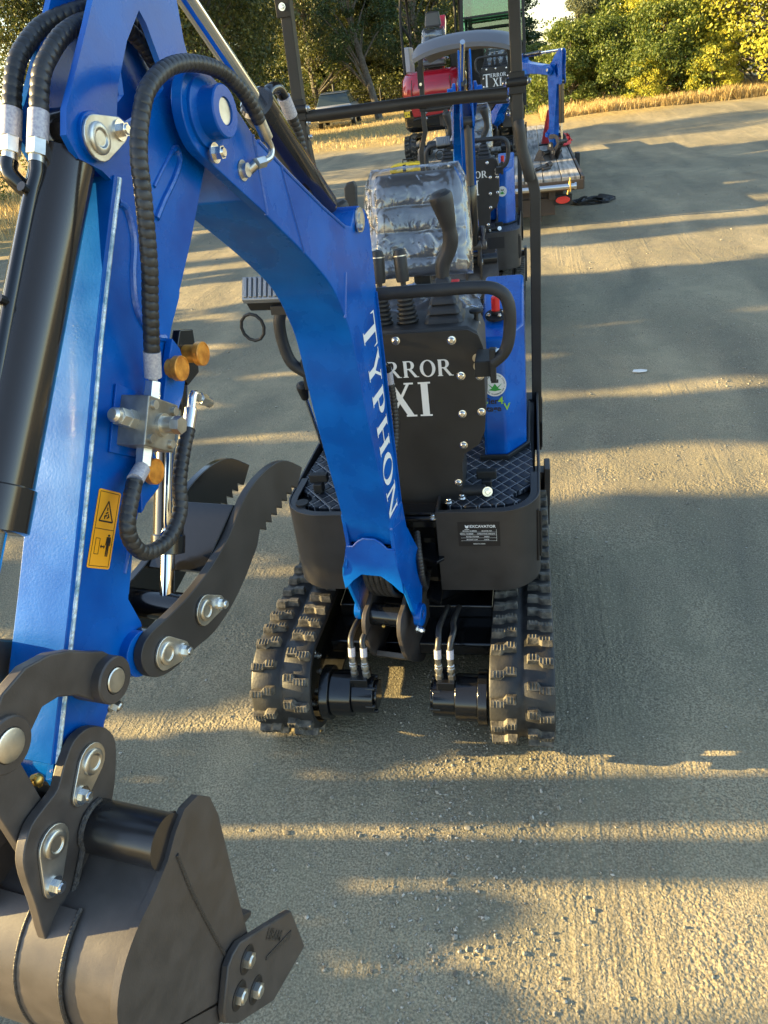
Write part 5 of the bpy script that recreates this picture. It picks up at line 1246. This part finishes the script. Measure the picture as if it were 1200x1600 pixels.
car((-8.95, 38.5, .0), radians(6))

# ================================================================== GROUND
def hgt(x, y):
    z = 0.0
    z += max(0, y-46)*.055
    if y > 14:
        t = min(1, max(0, (y-20)/7)); z += .28*t*t*(3-2*t)*min(1, max(0, (x+1)/4))
    e = min(1, max(0, (sqrt((x-.4)**2+(y-1)**2)-2.5)/9))
    z += (noise.noise(V((x*.16, y*.22, 3)))*.16)*e
    z += noise.noise(V((x*.8, y*.45, 7)))*.018*min(1, e*3+.15)
    n1 = noise.noise(V((x*3.1, y*2.0, 1)))
    z += n1*.005+noise.noise(V((x*11, y*8, 2)))*.0022
    return z
s = MB(); NX, NY = 330, 420
def gx(i): t = i/NX*2-1; return .3+ (1.9*t*1.4+ 88*t**5 if True else 0)
def gy(j): t = j/NY; return -6+ 11*t*1.15+170*max(0, t-.28)**3.2
gv = [(gx(i), gy(j)) for j in range(NY+1) for i in range(NX+1)]
s.v = [V((x, y, hgt(x, y))) for x, y in gv]; s.f = [(j*(NX+1)+i, j*(NX+1)+i+1, (j+1)*(NX+1)+i+1, (j+1)*(NX+1)+i) for j in range(NY) for i in range(NX)]
g = s.build('ground', 'ground', None, 0, 180, merge=False); tag(g, kind='structure')
at = g.data.attributes.new('grass', 'FLOAT', 'POINT')
def gm(x, y):
    n = noise.noise(V((x*.25, y*.3, 11)))*2.5+noise.noise(V((x*1.3, y*1.3, 4)))*.8
    edge = 22.5 if x > 0 else 24-min(6, -x*.2)
    a = min(1, max(0, (y+n-edge)/2.5))
    b = min(1, max(0, (-x+n*.6-(6.5+y*.12))/1.5))*.75
    return max(a, b)
at.data.foreach_set('value', [gm(x, y) for x, y in gv])
# loose pebbles near the camera
rnd = random.Random(5)
ico = [(0, 0, -1), (.72, -.53, -.45), (-.28, -.85, -.45), (-.89, 0, -.45), (-.28, .85, -.45), (.72, .53, -.45), (.28, -.85, .45), (-.72, -.53, .45), (-.72, .53, .45), (.28, .85, .45), (.89, 0, .45), (0, 0, 1)]
icf = [(0, 1, 2), (1, 0, 5), (0, 2, 3), (0, 3, 4), (0, 4, 5), (1, 5, 10), (2, 1, 6), (3, 2, 7), (4, 3, 8), (5, 4, 9), (1, 10, 6), (2, 6, 7), (3, 7, 8), (4, 8, 9), (5, 9, 10), (6, 10, 11), (7, 6, 11), (8, 7, 11), (9, 8, 11), (10, 9, 11)]
s = MB()
def peb(x, y, r):
    ax = (rnd.uniform(.7, 1.3)*r, rnd.uniform(.7, 1.3)*r, rnd.uniform(.45, .8)*r); a = rnd.uniform(0, 6.3); c_, s_ = cos(a), sin(a); z0 = hgt(x, y)+r*.25; b = len(s.v)
    for p in ico:
        k_ = rnd.uniform(.78, 1.15); X, Y, Z = p[0]*ax[0]*k_, p[1]*ax[1]*k_, p[2]*ax[2]*k_; s.v.append(V((x+X*c_-Y*s_, y+X*s_+Y*c_, z0+Z)))
    s.f += [[b+i for i in q] for q in icf]
for k_ in range(15000):
    if k_ < 4600: x, y = rnd.gauss(.18, .12)+.05*sin(k_), rnd.uniform(-1.1, 1.2)-.3*abs(rnd.gauss(0, 1)); r = .0013+.0045*rnd.random()**4
    elif noise.noise(V((rnd.random()*3, 0, 0))) > -9: x, y = rnd.uniform(-1.6, 2.8), rnd.uniform(-1.2, 4.2); r = .0014+.0048*rnd.random()**5; r *= .6+.8*max(0, .5+noise.noise(V((x*1.5, y*1.1, 6))))
    peb(x, y, r)
for k_ in range(150): peb(rnd.gauss(.15, .16), rnd.uniform(-1.1, -.1), rnd.uniform(.004, .009))
for k_ in range(26000):       # grit: small eight-sided grains
    x = rnd.uniform(-1.5, 2.3); y = -1.1+3.6*rnd.random()**1.3
    if noise.noise(V((x*2.1, y*1.6, 8)))+rnd.uniform(-.5, .3) < -.15: continue
    r = rnd.uniform(.0011, .0026); z = hgt(x, y)+r*.2; a = rnd.uniform(0, 3); c_, s_ = cos(a)*r, sin(a)*r; b = len(s.v)
    s.v += [V((x+c_, y+s_, z)), V((x-s_*.8, y+c_*.8, z)), V((x-c_, y-s_, z)), V((x+s_*.9, y-c_*.9, z)), V((x, y, z+r*.8)), V((x, y, z-r*.5))]
    s.f += [[b, b+1, b+4], [b+1, b+2, b+4], [b+2, b+3, b+4], [b+3, b, b+4], [b+1, b, b+5], [b+2, b+1, b+5], [b+3, b+2, b+5], [b, b+3, b+5]]
for k_ in range(2500): peb(rnd.uniform(-6, 7), rnd.uniform(2.5, 12), .004+.010*rnd.random()**4)
tag(s.build('loose_gravel', 'rock', None, 0, 20, merge=False), kind='stuff')

# ================================================================== TREES
def leaves(s, c, R_, n, size, rnd, flat=1.0):
    for _ in range(n):
        while True:
            q = V((rnd.uniform(-1, 1), rnd.uniform(-1, 1), rnd.uniform(-1, 1)))
            if q.length < 1: break
        p = V(c)+V((q.x*R_[0], q.y*R_[1], q.z*R_[2])); a = V((rnd.gauss(0, 1), rnd.gauss(0, 1), rnd.gauss(0, flat))).normalized()
        b = a.cross(V((rnd.gauss(0, 1), rnd.gauss(0, 1), rnd.gauss(0, 1)))).normalized(); L_ = size*rnd.uniform(.6, 1.3); b_ = len(s.v)
        s.v += [p-a*L_*.5, p+b*L_*.32, p+a*L_*.5, p-b*L_*.32]; s.f.append([b_, b_+1, b_+2, b_+3])
def tree(nm, lab, h, rad, seed, leafm, size=.12, nc=90, per=130, trunk=.16, base=.12, kind='round', group='trees round the drive', lean=0, loc=(0, 0, 0)):
    rnd = random.Random(seed); root = empty(nm, loc); tag(root, lab, 'tree', group)
    s = MB(); P = []
    for i in range(9): t = i/8; P.append(V((lean*h*t+.10*rad*sin(t*5+seed)*t, .10*rad*cos(t*4+seed)*t, -.2+h*.88*t)))
    s.tube(P, lambda t: trunk*(1-t)**.7+.02, 10)
    s2 = MB()
    for k_ in range(nc):
        t = base+(1-base)*rnd.random()**.85; a = rnd.uniform(0, 2*pi)
        i = min(7, int(t*.9*8)); ctr = P[i].lerp(P[i+1], .5)
        if kind == 'round': env = rad*sqrt(max(.05, 1-((t-.5)/.56)**2))
        elif kind == 'cone': env = rad*(1.05-t)**.8
        else: env = rad*sqrt(max(.05, 1-((t-.35)/.68)**2))
        rr = env*(.35+.65*rnd.random()**.5)*(.75+.35*noise.noise(V((a*1.3, t*4, seed))))
        c = V((ctr.x+rr*cos(a), ctr.y+rr*sin(a), h*t))
        cs = rad*rnd.uniform(.10, .24)
        if kind == 'cone': leaves(s2, c-V((0, 0, cs*.2)), (cs*1.4, cs*1.4, cs*.45), per, size, rnd, .4)
        else: leaves(s2, c, (cs*1.15, cs*1.15, cs*.75), int(per*rnd.uniform(.5, 1.3)), size, rnd)
        if k_ % 3 == 0:
            s.tube([ctr-V((0, 0, h*.08)), (ctr+c)/2-V((0, 0, .02*h)), c], lambda t: trunk*.28*(1-t)+.008, 6)
    s.build('trunk', 'tree_bark', root); s2.build('crown', leafm, root, merge=False)
    return root
def put(o, x, y, sc, rz, lab, z=None, sz=None):
    c = copy_tree(o); c.location = (x, y, hgt(x, y) if z is None else z); c.scale = (sc, sc, sc if sz is None else sz); c.rotation_euler = (0, 0, rz)
    c['label'] = lab; return c
# right side, left to right
G1 = 'trees and bushes along the right bank'; G2 = 'trees beyond the drive on the left'; G3 = 'trees at the far gate'; G4 = 'trees shading the drive from the left'
bush = tree('bush', 'grey green airy bush just right of the cab excavator, against the sky', 3.4, 1.5, 11, 'leaf_pale', .08, 110, 130, .05, .06, 'low', G1, loc=(2.3, 30.5, .2))
bd = tree('bush', 'dark green bush at the dry grass edge behind the trailer', 2.5, 1.9, 12, 'leaf_mid', .085, 130, 220, .07, .0, 'low', G1, loc=(1.9, 29.0, .2))
put(bd, 3.9, 30.4, 1.35, 2.0, 'taller green bush, second from the left on the right bank')
put(bd, 3.3, 28.4, .95, 5.0, 'bush in the first row right of the trailer straps')
put(bd, .6, 33, .85, 3.4, 'low bush half hidden behind the blue cab excavator arm')
put(bd, 4.9, 27.3, 1.05, 4.1, 'green bush at the foot of the golden tree')
oak = tree('oak_tree', 'dark oak rising behind the bushes in the middle of the right bank', 8.0, 3.0, 13, 'leaf_dark', .12, 200, 200, .14, .05, 'low', G1, loc=(5.0, 32.5, .2), lean=.0)
gold = tree('golden_tree', 'large golden green tree in full sun at the right edge', 7.5, 3.6, 14, 'leaf_gold', .105, 300, 200, .12, .0, 'low', G1, loc=(7.9, 26.9, .3))
put(gold, 5.3, 28.9, .66, 1.2, 'smaller golden green tree left of the large sunlit one')
put(gold, 11.2, 27.0, .95, 2.6, 'golden tree partly outside the right edge of the view')
put(gold, 9.4, 30.5, 1.0, 4.4, 'golden tree filling the gap behind the two at the right edge')
sb = tree('bush', 'yellow green knee high bush low on the bank in front of the golden tree', 1.3, 1.0, 15, 'leaf_gold', .06, 70, 130, .03, .0, 'low', G1, loc=(6.0, 25.9, .3))
put(sb, 4.2, 26.6, .9, 2.0, 'small pale bush in the straw grass left of the yellow green one')
# left near
yew = tree('evergreen_tree', 'dark evergreen at the left edge of the view behind the hydraulic hoses', 6.4, 2.6, 16, 'leaf_mid', .075, 200, 260, .16, .0, 'low', G2, loc=(-15.2, 17.6, 0))
# left middle
lm = tree('evergreen_tree', 'broad sun flecked evergreen behind the upper end of the boom', 10.5, 4.6, 17, 'leaf_olive', .13, 330, 260, .16, .0, 'low', G2, loc=(-13.2, 32, 0))
put(lm, -18.6, 32, .95, 2.2, 'evergreen left of the boom, seen between the arm plates')
put(lm, -16.4, 42, 1.0, 4.0, 'evergreen just left of the left roof post of the foreground excavator')
put(lm, -13.6, 54, 1.2, 1.0, 'olive evergreen behind the gate, left of the leaning oak')
put(lm, -5.4, 54, 1.15, 5.2, 'olive evergreen behind the red excavator canopy')
# far
con = tree('conifer', 'tall dark conifer behind the parked car', 15, 4.6, 18, 'leaf_dark', .20, 380, 230, .20, .0, 'cone', G3, loc=(-9.5, 58, .5))
far = [(-14.0, 62, 1.0, .8), (-3.6, 60, 1.05, 2.1), (-12.3, 67, 1.3, 3.0), (-6.5, 63, 1.25, 4.2), (-18.0, 63, 1.1, 1.2), (-23.5, 62, 1.0, 2.6), (-1.4, 60, .8, 3.2), (-4.8, 70, 1.4, 5.0), (-9.5, 72, 1.5, 1.0), (-17, 72, 1.5, 2.0)]
fl = ['dark conifer left of the gate post', 'dark conifer above the red excavator hood', 'tall conifer in the back row behind the gate', 'conifer in the back row behind the leaning trunks', 'conifer in the back row left of the gate', 'conifer in the back row behind the boom hose', 'shorter dark conifer between the red excavator and the cab', 'tall conifer in the last row above the red excavator canopy', 'tallest conifer in the last row right of the roof post', 'tall conifer in the last row left of the roof post']
for (x, y, sc, rz), lb in zip(far, fl): put(con, x, y, sc, rz, lb)
oakf = tree('oak_tree', 'grey barked oak leaning left beside the parked car', 9.0, 2.8, 21, 'leaf_dark', .12, 110, 200, .20, .30, 'round', G3, lean=-.16, loc=(-7.4, 42.5, 0))
put(oakf, -5.2, 45.5, .9, 1.3, 'grey barked oak right of the leaning one by the car')
# unseen trees and added bushes on the left, sized to throw shade bands across the drive (c = offset across the sun's direction)
shade = tree('oak_tree', 'x', 6.0, 1.0, 31, 'leaf_mid', .17, 170, 170, .14, .02, 'low', G4, loc=(-12, 40, 0))
KS = math.tan(SUN_AZ)
def shader(c0, c1, x, sc, n, ov=1.4):
    w_ = (c1-c0)/n; o = []
    for i in range(n):
        c = c0+w_*(i+.5); q = put(shade, x, c+KS*x, sc, 0, 'x'); q.scale = (sc, w_*.5*ov/1.0, sc); q.rotation_euler = (0, 0, 0); o.append(q)
    return o
SH = shader(-1.10, -.68, -11, .555, 1)+shader(-.64, -.43, -4.0, .19, 1, 1.9)+shader(-.92, -.62, -4.0, .19, 1, 1.8)+shader(-.10, .12, -4.2, .19, 1)+shader(.40, 1.55, -11, .9, 1)+shader(2.05, 2.80, -11, .9, 1)+shader(2.92, 4.10, -12, 1.0, 1)+shader(4.25, 5.9, -12, .95, 1)+shader(7.2, 7.9, -13, .75, 1)+shader(8.9, 12.5, -13, 1.3, 2)+shader(12.2, 15.8, -17.5, 1.3, 2)+shader(-1.5, -.80, -4.0, .215, 1, 1.2)+shader(3.9, 4.4, -22, 1.6, 1, .5)+shader(8.0, 8.9, -26, 1.7, 1, .5)+shader(19, 23, -24, 1.2, 1)  # low ones beside the drive are added bushes that shade the near gravel
for i, q in enumerate(SH):
    q['label'] = 'unseen shade plant on the left, number %s counted from the camera, shaped to shade the drive' % ('one two three four five six seven eight nine ten eleven twelve thirteen fourteen fifteen sixteen seventeen eighteen nineteen twenty twentyone twentytwo'.split()[i])
for ch in list(shade.children): bpy.data.objects.remove(ch)
bpy.data.objects.remove(shade)
for i, (c0, c1, h) in enumerate(((-.435, -.292, 3.0), (-.266, -.085, 3.2))):  # stems added out of view, spaced to leave thin slivers of sun
    x = -4.6; t_ = empty('shade_stem', (x, (c0+c1)/2+KS*x, 0)); tag(t_, ('thinner' if i == 0 else 'thicker')+' tree stem added out of view on the left to stripe the drive with shade', 'tree', G4)
    s = MB(); s.cyl((0, 0, -.1), (0, 0, h), (c1-c0)/2, (c1-c0)/2*.96, seg=20); s.build('trunk', 'tree_bark', t_)
    s = MB(); rr_ = random.Random(i); 
    for k_ in range(70): leaves(s, (rr_.uniform(-.4, .4), rr_.uniform(-.16, .26 if i == 0 else .55), rr_.uniform(1.75, 3.5)), (.16, .14, .16), 80, .09, rr_)  # leaves added overhead to keep the sun off the boom
    s.build('crown', 'leaf_mid', t_, merge=False)
# ================================================================== FENCE
fn = empty('wire_fence', (0, 0, 0)); tag(fn, 'dark wire fence with a gate between black posts beyond the parked car', 'fence')
for i, x in enumerate((-22, -19, -16.5, -14.1, -11.0, -8.2, -5.4, -2.6)):
    s = MB(); s.cyl((x, 48, -.1), (x, 48, 1.9 if i in (3, 4) else 1.4), .07 if i in (3, 4) else .04, seg=10); s.build('post', 'fence', fn)
for k_ in range(7): s = MB(); s.cyl((-22, 48, .25+.18*k_), (-2.6, 48, .25+.18*k_), .010, seg=6); s.build('wire', 'fence', fn)
# dry grass
rnd = random.Random(9); s = MB()
def blade(x, y, h, wd):
    z = hgt(x, y); a = rnd.uniform(0, 6.3); b = len(s.v); lx, ly = rnd.gauss(0, .22)*h, rnd.gauss(0, .22)*h; dx, dy = cos(a)*wd, sin(a)*wd
    s.v += [V((x-dx, y-dy, z-.01)), V((x+dx, y+dy, z-.01)), V((x+lx*.5+dx*.7, y+ly*.5+dy*.7, z+h*.6)), V((x+lx, y+ly, z+h))]; s.f.append([b, b+1, b+2, b+3])
for k_ in range(26000):
    x = rnd.uniform(.8, 14); y = 24.8+abs(rnd.gauss(0, 1.6))-.09*(x-6)
    d_ = noise.noise(V((x*.7, y*.9, 2)))
    if d_ < -.25 and rnd.random() < .8: continue
    blade(x, y, rnd.uniform(.08, .30)+max(0, d_)*.25, .008)
for k_ in range(14000): x = rnd.uniform(-24, 0); y = rnd.uniform(24, 50); blade(x, y, rnd.uniform(.05, .16), .014)
for k_ in range(9000): x = rnd.uniform(-17, -9.5); y = rnd.uniform(11, 22); blade(x, y, rnd.uniform(.08, .30), .008)
tag(s.build('dry_grass', 'straw', None, 0, 180, merge=False), kind='stuff')
